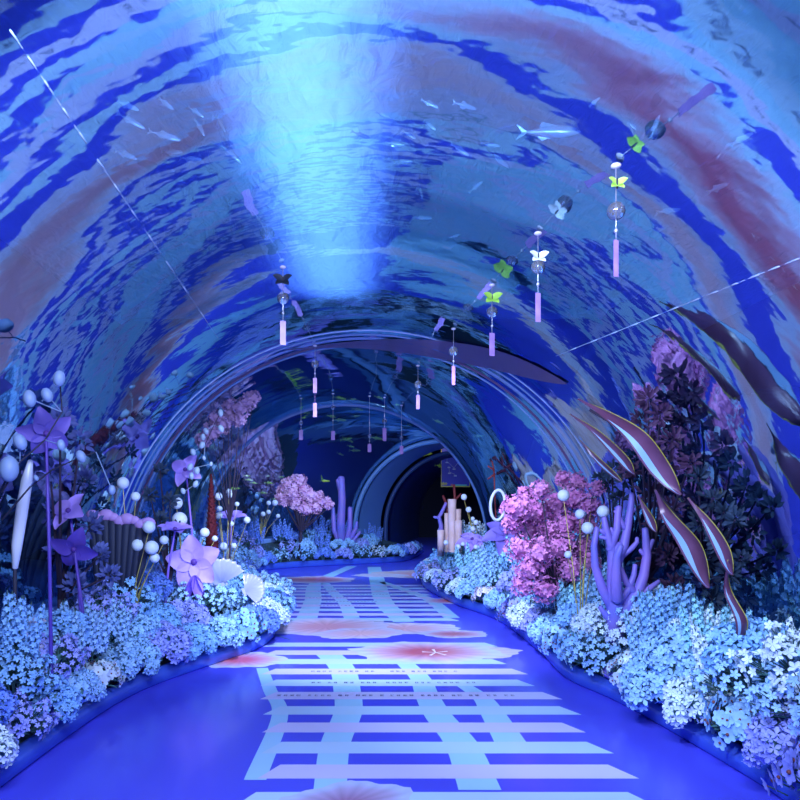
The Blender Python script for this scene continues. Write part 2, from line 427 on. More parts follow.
blossom(1.2, 10.1, .40, .33, .002, 0, 5, (.70, .18, .22), seed=10)
blossom(-1.15, 6.45, .48, .36, .002, 0, 6, (.66, .14, .22), seed=11)
blossom(-.1, 3.4, .42, .30, .002, .5, 6, (.36, .20, .34), (.48, .42, .66), (.52, .62, .90), seed=12)
# white star sprig on the big bloom, and olive sprigs
for a in range(5):
    d = Vector((math.cos(a*1.26+.4), math.sin(a*1.26+.4)*1.1, 0)); c0 = Vector((.68, 6.74, .003))
    ribbon([c0, c0+d*.07, c0+d*.13], (.012, .03), .003, (.95, .95, 1))
for a0, b0 in (((232, 634), (262, 633)), ((262, 633), (290, 640)), ((374, 622), (400, 624))):
    ribbon([fl(*a0), fl((a0[0]+b0[0])/2, (a0[1]+b0[1])/2-1.0), fl(*b0)], (.03, .015), .0026, (.06, .22, .25))
# rows of small dark characters printed on the near bars (too small to read in the photograph)
TXT = (.03, .04, .22)
def glyph(x, yv, s_, r_):
    n = r_.choice((3, 4, 4))
    for i in range(n):
        yy = yv-s_*.45+s_*.9*i/(n-1) if n > 1 else yv
        w0 = s_*r_.uniform(.25, .45)
        mb.add([(x-w0, yy-s_*.05, .0028), (x+w0, yy-s_*.05, .0028), (x+w0, yy+s_*.05, .0028), (x-w0, yy+s_*.05, .0028)], [(0, 1, 2, 3)], 0, TXT)
    for xx in (r_.uniform(-.3, -.1)*s_, r_.uniform(.1, .3)*s_)[:r_.choice((1, 2))]:
        mb.add([(x+xx-s_*.05, yv-s_*.45, .0028), (x+xx+s_*.05, yv-s_*.45, .0028), (x+xx+s_*.05, yv+s_*.45, .0028), (x+xx-s_*.05, yv+s_*.45, .0028)], [(0, 1, 2, 3)], 0, TXT)
for (yb, segs) in ((6.02, [(313, 380), (392, 460)]), (5.64, [(313, 376), (388, 475)]), (5.27, [(279, 383), (392, 513)])):
    yb = min((b[0] for b in bars), key=lambda v: abs(v-yb))
    for x0, x1 in segs:
        X0 = (x0-CX)/F*yb; X1 = (x1-CX)/F*yb; x = X0
        while x < X1:
            for q in range(rnd.choice((2, 3, 4))):
                if x < X1: glyph(x, yb, .038, rnd)
                x += .049
            x += .035
for q in range(6):
    yb = bars[min(len(bars)-1, 18+q)][0]; x = rnd.uniform(-.9, .2); e = x+rnd.uniform(.5, .9)
    while x < e: glyph(x, yb, .04, rnd); x += .05
struct(mb.build('floor', M_ATTR))

# ------------------------------------------------------------------ flower beds
KR = [(2.0, 2.05), (3.4, 2.08), (4.0, 2.03), (5.1, 1.86), (5.74, 1.68), (6.65, 1.70), (8.5, 1.62), (9.8, 1.26), (11.9, .99), (13.2, 1.25), (15, 1.9), (17, 2.75), (19.2, 3.7)]
KL = [(2.0, -1.9), (4.3, -1.87), (5.4, -1.74), (6.36, -1.32), (6.86, -1.08), (7.34, -1.0), (8.2, -1.05), (9.3, -1.2), (10.2, -1.5), (11.5, -1.95), (12.8, -2.12), (14.1, -2.05), (14.7, -1.7), (15.3, -.75), (16.1, .7), (17.4, 1.25), (19.2, 1.6)]
def bed_z(u): return .13+.43*min(1, u)**1.1
def bed(side, K, label, name):
    t = thing(name, (0, 0, 0), label, 'flower bed')
    yy = [2.0+.2*i for i in range(86)]
    inner = lambda y: interp(K, y); outer = lambda y: ax(y)+2.29*side
    mb = MB(); vs = []
    for y in yy:
        for j in range(7):
            u = j/6; x = inner(y)+side*.04+(outer(y)-inner(y)-side*.04)*u; vs.append((x, y, bed_z(u)-.02))
    mb.add(vs, [(i*7+j, i*7+j+1, (i+1)*7+j+1, (i+1)*7+j) for i in range(len(yy)-1) for j in range(6)], 0, None, True)
    mb.build('moss_bed', mat('bed_moss', (.012, .03, .05), .95, noise=((.03, .07, .10), 20)), t)
    mb = MB(); vs = []; pr = [(-.01, .0), (-.03, .02), (-.03, .09), (0, .13), (.03, .13), (.05, .1), (.05, .0)]
    for y in yy:
        for dx, dz in pr: vs.append((inner(y)+dx*side, y, dz+.001))
    k = len(pr)
    mb.add(vs, [(i*k+j, i*k+(j+1) % k, (i+1)*k+(j+1) % k, (i+1)*k+j) for i in range(len(yy)-1) for j in range(k)], 0, None, True)
    mb.build('kerb', mat('kerb_blue', (.05, .12, .62), .25), t)
bed(1, KR, 'long flower bed with a glossy blue kerb along the right side of the path', 'flower_bed')
bed(-1, KL, 'long curving flower bed with a glossy blue kerb along the left side of the path', 'flower_bed')

# flower-head meshes, shared by all copies
PAL = {
 'pale blue': (.30, .56, .95), 'sky blue': (.22, .48, .88), 'periwinkle': (.30, .36, .88), 'ice white': (.60, .76, .97),
 'mint': (.28, .64, .82), 'cornflower': (.13, .26, .75), 'lilac white': (.70, .68, .95)}
def pm(c):
    a = PAL[c]; return mat('petal_'+c.replace(' ', '_'), a, .6, noise=(tuple(min(1, v*1.25) for v in a), 14))
M_EYE = mat('flower_eye', (.20, .06, .05), .7); M_STEM = mat('stem_green', (.05, .14, .12), .6)
M_LEAF = mat('leaf_teal', (.05, .17, .20), .55, noise=((.10, .28, .30), 12))
HEADS = {}
def head_mesh(kind, c, var):
    key = (kind, c, var)
    if key in HEADS: return HEADS[key]
    r_ = random.Random(hash((len(kind), len(c), var)) & 0xffff); mb = MB()
    if kind == 'hydrangea':
        n = 26
        for i in range(n):
            z = 1-1.15*(i+.5)/n; a = i*2.39996; s_ = math.sqrt(max(0, 1-z*z)); d = Vector((s_*math.cos(a), s_*math.sin(a), z))
            mb.floret(d*.075*r_.uniform(.85, 1.1), d+Vector([r_.uniform(-.3, .3) for _ in range(3)]), r_.uniform(.026, .034), r_.choice((4, 5)), 0, cup=.3, spin=r_.uniform(0, 2))
        mb.ball((0, 0, 0), .052, 8, 1)
    elif kind == 'delphinium':
        hh = .34
        for i in range(34):
            t = i/34; a = i*2.4; rr = .045*(1-t*.75); d = Vector((math.cos(a), math.sin(a), .35))
            mb.floret((math.cos(a)*rr, math.sin(a)*rr, t*hh), d, .034*(1-.5*t), 5, 0, cup=.35, spin=r_.uniform(0, 2))
        mb.tube([(0, 0, -.08), (0.006, 0, hh*.5), (0, 0, hh+.02)], [.008, .006, .004], 5, 1)
    elif kind == 'anemone':
        for i in range(9):
            a = r_.uniform(0, 6.28); q = r_.uniform(0, .09); d = Vector((math.cos(a)*q*6, math.sin(a)*q*6-.5, .8))
            c0 = Vector((math.cos(a)*q, math.sin(a)*q, r_.uniform(-.02, .05)))
            mb.floret(c0, d, r_.uniform(.034, .046), 5, 0, cup=.22, centre=2, width=.8, spin=r_.uniform(0, 2))
            mb.tube([c0-d.normalized()*.002, c0+Vector((0, 0, -.07))], .003, 4, 1, cap=False)
    else:  # sprig of loose blossoms
        for i in range(16):
            a = i*2.4; q = .02+.055*i/16; c0 = Vector((math.cos(a)*q, math.sin(a)*q, .13-.11*i/16+r_.uniform(-.015, .015)))
            mb.floret(c0, (math.cos(a), math.sin(a), .8), r_.uniform(.02, .03), 5, 0, cup=.3, spin=r_.uniform(0, 2))
            mb.tube([c0, (0, 0, -.04)], .0025, 3, 1, cap=False)
    me_o = mb.build('tmp', [pm(c), M_STEM if kind != 'hydrangea' else M_LEAF, M_EYE]); me = me_o.data
    bpy.data.objects.remove(me_o); HEADS[key] = me
    return me
FOL = []
for v in range(4):
    mb = MB(); r_ = random.Random(v+50)
    for i in range(46):
        a = r_.uniform(0, 6.28); el = r_.uniform(.05, 1.25); d = Vector((math.cos(a)*math.cos(el), math.sin(a)*math.cos(el), math.sin(el)))
        mb.petal(d*r_.uniform(.04, .15), d, (0, 0, 1) if el < 1 else (1, 0, 0), r_.uniform(.07, .12), r_.uniform(.03, .05), .25, 0, seg=3)
    for i in range(8):
        a = i*.8; mb.tube([(0, 0, -.10), (math.cos(a)*.05, math.sin(a)*.05, .05), (math.cos(a)*.12, math.sin(a)*.12, .14)], .006, 4, 0, cap=False)
    o = mb.build('tmp', [M_LEAF]); FOL.append(o.data); bpy.data.objects.remove(o)
ORD = ['nearest', 'second', 'third', 'fourth', 'fifth', 'sixth', 'seventh', 'eighth', 'ninth', 'tenth', 'eleventh', 'twelfth', 'thirteenth', 'fourteenth', 'fifteenth', 'sixteenth', 'seventeenth', 'eighteenth', 'nineteenth', 'twentieth',
       'twenty-first', 'twenty-second', 'twenty-third', 'twenty-fourth', 'twenty-fifth', 'twenty-sixth', 'twenty-seventh', 'twenty-eighth', 'twenty-ninth', 'thirtieth']+['thirty-'+o_ for o_ in ('first', 'second', 'third', 'fourth', 'fifth', 'sixth', 'seventh', 'eighth', 'ninth')]+['fortieth']+[d_+o_ for d_ in ('forty-', 'fifty-', 'sixty-', 'seventy-') for o_ in ('first', 'second', 'third', 'fourth', 'fifth', 'sixth', 'seventh', 'eighth', 'ninth', 'tenth')]
KN = {'hydrangea': 'mophead hydrangea bush', 'delphinium': 'delphinium with upright flower spikes', 'anemone': 'dark-eyed anemone plant', 'sprig': 'loose phlox plant'}
NM = {'hydrangea': 'hydrangea_bush', 'delphinium': 'delphinium_plant', 'anemone': 'anemone_plant', 'sprig': 'phlox_plant'}
def bush(x, y, z, kind, colr, label, size, r_, nheads, group):
    t = thing(NM[kind], (x, y, z), label, 'flowering plant', group, r_.uniform(0, 6.28), size)
    f = bpy.data.objects.new('foliage', FOL[r_.randrange(4)]); COL.objects.link(f); f.parent = t
    for i in range(nheads):
        zz = 1-.95*(i+.5)/nheads; a = i*2.39996+r_.uniform(-.2, .2); s_ = math.sqrt(1-zz*zz)
        d = Vector((s_*math.cos(a), s_*math.sin(a), zz*.85))
        o = bpy.data.objects.new('flower_spike' if kind == 'delphinium' else 'flower_head', head_mesh(kind, colr, r_.randrange(3))); COL.objects.link(o); o.parent = t
        o.location = d*.19+Vector((0, 0, .02)); tilt = .25 if kind == 'delphinium' else .8
        o.rotation_euler = (Vector((0, 0, 1)).lerp(d, tilt)).to_track_quat('Z', 'Y').to_euler()
        k = r_.uniform(.85, 1.2); o.scale = (k, k, k)
def plant_bed(side, K, sname, rows, seed):
    r_ = random.Random(seed)
    for ri, (u, rname, y0, y1, step, kinds, cols) in enumerate(rows):
        y = y0; n = 0
        while y < y1:
            xi = interp(K, y)+side*.06; xo = ax(y)+side*2.14; xo = xi+side*max((xo-xi)*side, .14 if y < 6 else -9); wd = (xo-xi)*side
            if wd > .02 or u < .2:
                uu = min(1.25, max(0, u+r_.uniform(-.06, .06))); x = xi+(xo-xi)*uu if wd > 0 else xi
                kd = r_.choice(kinds); cl = r_.choice(cols)
                far = y > 9.5
                lab = f"{cl} {KN[kd]}, {ORD[min(n, 79)]} along the {sname} bed's {rname} row"
                bush(x, y, bed_z(min(uu, 1 if y > 6 else .75))+.02+(.02 if u < .2 else .05), kd, cl, lab, r_.uniform(.85, 1.1)*(.62 if u > 1 else .72 if kd == 'delphinium' and y < 7 else .88 if side < 0 and y < 5 else 1.2 if side > 0 and y < 4.8 and kd != 'delphinium' else 1.0 if not far else .92), r_, 14 if not far else 10,
                     f"flowering plants in the {rname} row of the {sname} bed")
            sl = (interp(K, y+.1)-interp(K, y-.1))/.2; y += step*(1 if y < 9 else 1.1)*r_.uniform(.9, 1.1)/math.sqrt(1+min(abs(sl), 2.5)**2*.8); n += 1
plant_bed(1, KR, 'right', [
  (.0, 'kerbside', 3.1, 17.5, .38, ['hydrangea', 'anemone', 'sprig', 'hydrangea', 'anemone'], ['pale blue', 'ice white', 'sky blue', 'periwinkle', 'lilac white']),
  (.45, 'middle', 3.0, 15.0, .40, ['hydrangea', 'hydrangea', 'delphinium', 'sprig'], ['pale blue', 'sky blue', 'mint', 'ice white', 'pale blue', 'periwinkle']),
  (1.2, 'wallside', 3.0, 5.9, .34, ['delphinium', 'hydrangea', 'delphinium'], ['pale blue', 'mint', 'ice white', 'sky blue']),
  (.95, 'back', 3.0, 12.5, .50, ['delphinium', 'hydrangea', 'sprig'], ['pale blue', 'mint', 'sky blue', 'ice white'])], 11)
plant_bed(-1, KL, 'left', [
  (.0, 'kerbside', 3.1, 18.0, .38, ['hydrangea', 'sprig', 'anemone', 'hydrangea'], ['pale blue', 'sky blue', 'periwinkle', 'cornflower', 'ice white']),
  (.4, 'middle', 3.2, 17.5, .42, ['hydrangea', 'sprig', 'delphinium', 'hydrangea'], ['sky blue', 'periwinkle', 'pale blue', 'cornflower', 'pale blue']),
  (.85, 'back', 3.6, 17.0, .58, ['sprig', 'delphinium', 'sprig', 'hydrangea'], ['cornflower', 'periwinkle', 'sky blue', 'cornflower'])], 23)

# ------------------------------------------------------------------ feature plants, corals, shells and ornaments
def bedp(px, py, Y):
    """a point on the bed under image column px at distance Y, with the height the bed has there"""
    x = (px-CX)/F*Y
    if x > ax(Y): u = (x-interp(KR, Y))/(ax(Y)+2.29-interp(KR, Y))
    else: u = (interp(KL, Y)-x)/(interp(KL, Y)-ax(Y)+2.29)
    return Vector((x, Y, bed_z(max(0, min(1, u)))))
M_BALL = mat('white_foam', (.66, .78, .95), .6, bump=(60, .15)); M_GOLD = mat('gold_stem', (.55, .48, .12), .35, metal=.3)
M_PURP = mat('purple_cloth', (.36, .24, .88), .55, noise=((.50, .36, .95), 6)); M_PURD = mat('purple_stalk', (.26, .16, .80), .5)
M_PINK = mat('pink_blossom', (.42, .12, .38), .7, noise=((.56, .24, .52), 9)); M_BARK = mat('dark_bark', (.03, .02, .05), .8)
M_CORP = mat('purple_coral', (.15, .16, .60), .5, noise=((.28, .18, .62), 3), ); M_RED = mat('crimson_plume', (.10, .004, .015), .8, bump=(40, .6))
M_SHELL = mat('shell_white', (.40, .44, .66), .22); M_TWIG = mat('twig_dark', (.02, .02, .05), .7)
mat('violet_dark', (.10, .06, .42), .5); mat('violet_mid', (.16, .12, .50), .55)
M_STEEL = mat('silver_string', (.6, .65, .8), .3, metal=.6)

def ball_spray(px, py, Y, balls, label, mstem=M_GOLD, gscale=1.0, mball=M_BALL):
    b = bedp(px, py, Y); t = thing('ball_flower', b, label, 'ball flower', 'ball flowers in the beds')
    for bx, by, br, dy in balls:
        c = at(bx, by, Y+dy)-b; r = br/F*(Y+dy)
        mb = MB(); mid = Vector((c.x*.35, c.y*.4, c.z*.5)); mb.tube([(0, 0, -.02), mid, c-Vector((0, 0, r*.6))], [.006, .0045, .003], 5, cap=False); mb.build('stem', mstem, t)
        mb = MB(); mb.ball(c, r, 20); mb.build('ball', mball, t)
    return t
ball_spray(130, 618, 5.9, [(123, 483, 6, .1), (135.5, 496.5, 4.8, 0), (149, 527, 6.2, -.1), (138, 545, 6.3, 0), (151.6, 547.6, 7, -.15), (164, 540, 4.5, .1), (126.6, 555, 4.6, .05), (154.8, 558, 4.9, -.1)],
  'large spray of white foam balls on gold stems, left bed before the purple flower')
ball_spray(184, 610, 7.0, [(176.6, 503, 6.1, 0), (179.6, 519.6, 7.6, 0), (204.6, 532.6, 4.9, .1), (214.8, 538.6, 3, .2)],
  'spray of four white foam balls rising behind the big purple flower')
ball_spray(226, 575, 8.6, [(218.6, 496.4, 3.9, 0), (229, 491.6, 3, .1), (229.8, 495, 3, -.1), (219.6, 508.6, 2.9, 0), (219, 515.6, 3.7, .1), (223.6, 546.4, 4, -.2), (233.8, 545.8, 3, 0), (231.4, 523.6, 2.6, 0), (237, 504, 2.4, .1), (247, 520, 3.4, 0)],
  'spray of small white foam balls right beside the crimson plume')
ball_spray(262, 560, 14.7, [(250.6, 493, 2, 0), (256.6, 496.8, 2.6, .1), (260, 501, 2, 0), (256, 508.8, 3.4, 0), (263, 514, 2.5, -.1), (268.4, 512, 2.3, 0), (268.6, 503, 2.4, 0), (275, 502.8, 3, 0), (278, 516, 2.2, .1)],
  'small far spray of white foam balls just left of the pink tree')
ball_spray(580, 585, 5.9, [(563.6, 495.4, 6, .3), (592, 497.6, 5, .5), (580, 514, 4.9, -.3), (587.6, 528, 6, -.4), (603, 511.4, 6, -.3), (568, 554.6, 3.7, -.5)],
  'spray of white foam balls on gold stems in front of the pink bush', mstem=M_GOLD)
ball_spray(478, 555, 10.4, [(464, 497, 3.1, 0), (468.6, 509.6, 2.9, 0), (472.8, 518.6, 2, 0), (476, 522.4, 2.7, 0), (473, 529, 2.8, 0), (502, 559, 2.6, -.3), (476, 547, 2.4, -.4)],
  'small spray of white balls beside the tan tube sponge')
def ball_row(pts, Y, label):
    t = thing('ball_cluster', bedp(pts[0][0], 0, Y), label, 'ball flower'); b = t.location
    for bx, by, br in pts:
        c = at(bx, by, Y)-b; mb = MB(); mb.ball(c, br/F*Y, 14); mb.build('ball', M_BALL, t)
        mb = MB(); mb.tube([c, (c.x*.6, c.y, 0)], .004, 4, cap=False); mb.build('stem', M_STEM, t)
ball_row([(446, 542.5, 2.6), (458, 547, 3), (463, 544, 2.2), (482, 551, 2.6)], 10.2, 'row of little white balls above the hydrangeas under the tube sponge')

# hanging oval buds on twigs; the far-left twigs imitate reflections in the acrylic
def bud_or_reflection_branch(path, Y, buds, label, mb_mat, name='bud_or_reflection_branch', group=None):
    o = at(*path[0], Y); t = thing(name, o, label, 'branch', group)
    mb = MB(); pts = [at(*p, Y+.02*i)-o for i, p in enumerate(path)]; mb.tube(pts, [.006*(1-.6*i/len(pts)) for i in range(len(pts))], 6); mb.build('twig', M_TWIG, t)
    for bx, by, br in buds:
        c = at(bx, by, Y-.02)-o; mb = MB(); mb.ball(c, br/F*Y, 14, sc_=(.78, .78, 1.1), rot=Matrix.Rotation(random.uniform(-.5, .5), 3, 'Y'))
        k = min(pts, key=lambda p: (p-c).length); mb.tube([c, k], .003, 4, cap=False); mb.build('bud', mb_mat, t)
    return t
M_REFL_BUD = mat('reflected_bud_blue', (.22, .34, .58), .5); M_BUDW = mat('bud_pale', (.42, .58, .78), .5)
bud_or_reflection_branch([(2, 492), (20, 462), (45, 440), (62, 412), (60, 382), (58, 372)], 3.9, [(29.4, 398.6, 8), (47, 395, 6.8), (59, 378.5, 7.4), (20, 442, 8), (9, 469, 12), (61, 445, 5.2)], 'dark twig with large blue-grey oval buds imitating reflections at the far left', M_REFL_BUD)
bud_or_reflection_branch([(2, 520), (30, 487), (52, 470), (81, 457), (96, 452)], 4.1, [(81, 456.5, 6), (112, 490, 4.5), (36, 478, 3)], 'lower dark twig with one oval bud imitating a reflection behind the white glowing tube', M_REFL_BUD)
bud_or_reflection_branch([(180, 512), (187, 490), (194, 468), (205, 445), (214, 425), (222, 410)], 7.0, [(220.7, 413, 3.4), (221, 428.5, 3.6), (206, 431, 3.2), (203, 437, 3.2), (202, 445, 3.4), (193, 452, 3.4), (204, 458, 2.2), (211, 464, 2.2), (190, 467, 3.6), (197, 470.6, 3.6), (191.5, 476, 3.3), (195.5, 484, 3.4), (183, 491, 3)], 'climbing twig of pale oval buds left of the crimson plume', M_BUDW)
# white tube ornament at the left edge
o = at(15, 590, 4.45); o.z = .45; t = thing('tube_light', o, 'long white tapered tube standing upright at the left edge', 'lamp')
mb = MB(); P = [at(14.5, 590, 4.45)-o, at(15, 568, 4.45)-o, at(17, 545, 4.45)-o, at(22, 510, 4.45)-o, at(27, 480, 4.45)-o, at(30.5, 461, 4.45)-o]
mb.tube(P[1:], [.018, .033, .037, .034, .016], 14); mb.build('tube', mat('tube_white', (.72, .82, .98), .3), t)
mb = MB(); mb.tube([(0, 0, -.05), P[1]+Vector((0, 0, .02))], .012, 8); mb.build('stand', M_TWIG, t)

# purple giant flowers
def giant_flower(base, head, Y, petals, rad, label, dirs=None, droop=0, mp=M_PURP, name='giant_flower', tilt=None, m_st=M_PURD):
    b = bedp(base[0], 0, Y); t = thing(name, b, label, 'giant flower'); c = at(*head, Y)-b
    mb = MB(); mb.tube([(0, 0, -.03), (c.x*.4, c.y*.3, c.z*.55), c], [.013, .011, .009], 7); mb.build('stem', m_st, t)
    n = Vector(tilt or (0.1, -1, .25)).normalized(); u = n.orthogonal().normalized(); w_ = n.cross(u)
    for k in range(petals):
        a = 2*PI*k/petals+.3; d = u*math.cos(a)+w_*math.sin(a)
        mb = MB(); mb.petal(c+n*.008*(k % 2), (d+n*.35), n, rad, rad*.85, droop or .25, seg=8, tip=.75); mb.build('petal', mp, t)
    mb = MB(); mb.ball(c+n*.02, rad*.13, 10); mb.build('flower_heart', mat('heart_dark', (.10, .04, .30), .6), t)
    return t
giant_flower((188, 620), (194, 562), 6.8, 5, .26, 'large five-petalled purple flower before the white ribbed shell', tilt=(.15, -1, .05))
giant_flower((164, 620), (175, 531), 6.6, 6, .17, 'tall purple flower with flat petals on a violet stalk, behind the foam balls', tilt=(.1, -.25, 1), droop=.15)
giant_flower((85, 600), (70, 512), 4.9, 4, .15, 'purple long-petalled flower leaning left near the white tube', tilt=(-.3, -.8, .6), droop=.3, m_st=MATS['violet_dark'])
giant_flower((52, 600), (46, 432), 4.25, 5, .15, 'dusky lilac cloth flower at the far left under the oval buds', tilt=(.5, -.7, -.5), droop=.5, mp=mat('violet_mid', (.16, .12, .50), .55), m_st=mat('violet_dark', (.10, .06, .42), .5))
giant_flower((88, 590), (74, 548), 4.9, 4, .15, 'dark violet drooping flower low at the far left', tilt=(.2, -1, -.5), droop=.5, mp=MATS['violet_dark'], m_st=MATS['violet_dark'])
giant_flower((228, 560), (232, 518), 9.0, 5, .20, 'small lilac flat flower behind the crimson plume', tilt=(0, -.35, 1), droop=.2)
giant_flower((472, 560), (472, 540), 10.3, 6, .21, 'violet drooping flower right of the tan tube sponge', tilt=(0, -.6, .8), droop=.75)
giant_flower((508, 570), (505, 535), 8.9, 6, .26, 'dusky violet flower under the white ring lamp', tilt=(.1, -.7, .6), droop=.6, mp=mat('violet_mid', (.16, .12, .50), .55))
giant_flower((196, 500), (186, 470), 7.2, 4, .17, 'lilac ribbon-petalled flower among the climbing buds', tilt=(-.2, -1, .3), droop=.5)
# drooping ribbed petals under the big flower
t = thing('ribbed_bellflower', bedp(190, 0, 6.7), 'deep purple striped bellflower hanging below the five-petalled flower', 'giant flower'); b = t.location
top = at(195, 576, 6.65)-b
for k in range(6):
    a = PI*2*k/6; mb = MB(); mb.petal(top, (math.cos(a)*.5, math.sin(a)*.4, -.9), (math.cos(a), math.sin(a)*.6, .4), .24, .12, .1, seg=7); mb.build('petal', M_PURD, t)
mb = MB(); mb.tube([(0, .05, -.02), top], .008, 6); mb.build('stem', M_PURD, t)
# lilac scalloped fan behind the left bed
t = thing('scalloped_fan_coral', bedp(116, 0, 5.9), 'pink-lilac scalloped fan coral over dark ribs at the left wall', 'coral'); b = t.location
mb = MB()
for i in range(9):
    c = at(92+7*i, 514+1.2*i+2*math.sin(i*2), 5.9)-b; mb.ball(c, .05+.008*(i % 3), 12, sc_=(1, .5, .75))
mb.build('scallop_rim', mat('lilac_rim', (.45, .28, .66), .6), t)
mb = MB()
for i in range(9):
    c = at(92+7*i, 519+1.2*i, 5.92)-b; mb.tube([(b.x*0+.0+(i-4)*.03, 0, -.02), c], [.02, .045], 6)
mb.build('rib', mat('rib_dark', (.012, .02, .06), .7), t)
# crimson plume
def plume(px, y0, y1, Y, label, wd=.05):
    b = bedp(px, 0, Y); t = thing('plume', b, label, 'plume'); top = at(px-1, y0, Y)-b; n = 26
    mb = MB(); r_ = random.Random(5)
    low = at(px, y1, Y).z-b.z
    for i in range(170):
        tt = i/170; z = low+(top.z-low)*tt; a = i*2.4; rr = wd*(1-tt)**.7*.8+.006
        d = Vector((math.cos(a), math.sin(a), .9)); mb.petal((math.cos(a)*rr*.3+top.x*tt, math.sin(a)*rr*.3, z), d, (0, 0, 1), rr*1.3, .03, -.1, seg=2)
    mb.tube([(0, 0, low), top], [wd*.75, .008], 8); mb.build('feathers', M_RED, t)
    mb = MB(); mb.tube([(0, 0, -.02), (0, 0, low+.05)], .012, 6); mb.build('stem', M_BARK, t)
plume(212, 474, 552, 7.4, 'dark crimson feathery plume standing in the left bed', .10)

# shells
def scallop(px, py, Y, size, label, rot, name='scallop_shell'):
    c = at(px, py, Y); t = thing(name, (c.x, c.y, c.z), label, 'shell'); mb = MB(); vs = []; n = 44; m_ = 10
    for lay in (0, -.012):
        for i in range(m_+1):
            q = i/m_
            for k in range(n+1):
                a = PI*(.08+.84*k/n); rib = 1+.035*math.cos(k*PI*2/4)*q
                rr = size*q*rib; vs.append((rr*math.cos(a)*.9, -size*.36*math.sin(PI*(q**.8)*.52)*(1-.25*abs(math.cos(a)))*rib+lay, rr*math.sin(a)-size*.4))
    W = n+1; fs = [(i*W+k, i*W+k+1, (i+1)*W+k+1, (i+1)*W+k) for i in range(m_) for k in range(n)]
    o2 = (m_+1)*W; fs += [tuple(o2+j for j in f[::-1]) for f in fs]; fs += [(m_*W+k, m_*W+k+1, o2+m_*W+k+1, o2+m_*W+k) for k in range(n)]
    R_ = Matrix.Rotation(rot[2], 3, 'Z') @ Matrix.Rotation(rot[0], 3, 'X') @ Matrix.Rotation(rot[1], 3, 'Y')
    mb.add([R_ @ Vector(v) for v in vs], fs, 0, None, True); mb.build('valve', M_SHELL, t)
    mb = MB(); mb.box(-size*.22, size*.22, -.03, .03, -size*.5, -size*.36); mb.v = [tuple(R_ @ Vector(v)) for v in mb.v]; mb.build('hinge', M_SHELL, t)
scallop(218, 573, 7.0, .28, 'upright white ribbed scallop shell behind the purple flower', (.15, -.3, .3))
scallop(252, 590, 7.4, .21, 'white scallop shell lying on the flowers by the path bend', (-.5, 1.2, .2))
scallop(20, 650, 4.3, .20, 'pale scallop shell at the lower left edge of the left bed', (0, .5, .4))
scallop(34, 628, 4.7, .13, 'small white conch shell half sunk in the left bed', (0, -.6, .1))

# pink blossom shrubs
def blossom_cloud(t, blobs, m, seed, fl_r=.02, dens=60, name='blossom_cluster'):
    r_ = random.Random(seed)
    for c, r in blobs:
        mb = MB(); n = int(dens*(r/.1)**1.2)
        for i in range(n):
            z = 1-2*(i+.5)/n; a = i*2.4; s_ = math.sqrt(1-z*z); d = Vector((s_*math.cos(a), s_*math.sin(a), z)); rr = r*r_.uniform(.65, 1.12)
            mb.floret(c+d*rr, d+Vector([r_.uniform(-.5, .5) for _ in range(3)]), fl_r*r_.uniform(.8, 1.4), r_.choice((4, 5)), 0, cup=.4, spin=r_.uniform(0, 3))
        mb.ball(c, r*.62, 10); mb.build(name, m, t)
def tree(px, Y, blobs, label, m, base_z=None, seed=1, fl=.02, tw=.02, name='blossom_tree', dens=60, mt=M_BARK):
    b = bedp(px, 0, Y)
    if base_z is not None: b.z = base_z
    t = thing(name, b, label, 'artificial tree'); r_ = random.Random(seed); bl = []
    for x, y, r, dy in blobs: bl.append((at(x, y, Y+dy)-b, r/F*Y))
    top = sum((c for c, r in bl), Vector())/len(bl)
    fork = Vector((top.x*.25, top.y*.2, top.z*.42))
    mb = MB(); mb.tube([(0, 0, -.03), fork], [tw, tw*.8], 8)
    mb.build('trunk', mt, t)
    mb = MB()
    for c, r in bl: mb.tube([fork, fork.lerp(c, .5)+Vector((0, 0, -.03)), c], [tw*.6, tw*.4, tw*.2], 5)
    mb.build('branches', mt, t)
    blossom_cloud(t, bl, m, seed, fl, dens)
    return t
tree(300, 15.0, [(299, 481, 7, 0), (287, 484, 6, 0), (277, 488, 5, .1), (292, 492, 8, -.1), (305, 492, 7, 0), (282, 498, 7, 0), (296, 502, 8, 0), (310, 498, 7, 0), (318, 497, 6, .1), (326, 503, 5, 0), (306, 509, 6, 0), (316, 508, 5, 0), (330, 505, 3, 0)],
     'small pink blossom tree on a dark trunk in the far left bed', mat('pale_pink', (.72, .36, .66), .7, noise=((.85, .54, .80), 9)), fl=.045, tw=.045, seed=4, dens=40)
pb = []
r_ = random.Random(21)
for x, y, r in [(517, 508, 15), (536, 512, 15), (556, 505, 14), (574, 498, 13), (590, 505, 12), (528, 528, 15), (547, 530, 16), (566, 524, 15), (586, 524, 13), (520, 548, 15), (540, 552, 16), (560, 548, 16), (580, 548, 14), (530, 570, 15), (550, 572, 15), (572, 570, 14), (525, 585, 13), (545, 590, 13), (565, 588, 13), (588, 578, 12), (563, 478, 8), (578, 482, 9), (596, 488, 8), (512, 524, 10), (508, 506, 6), (541, 490, 9), (525, 494, 8), (590, 560, 10)]:
    pb.append((x, y, r*.95, r_.uniform(-.25, .3)))
tree(558, 6.5, pb, 'big bushy pink blossom shrub in the right bed', M_PINK, seed=8, fl=.026, tw=.022, name='blossom_shrub', dens=52)
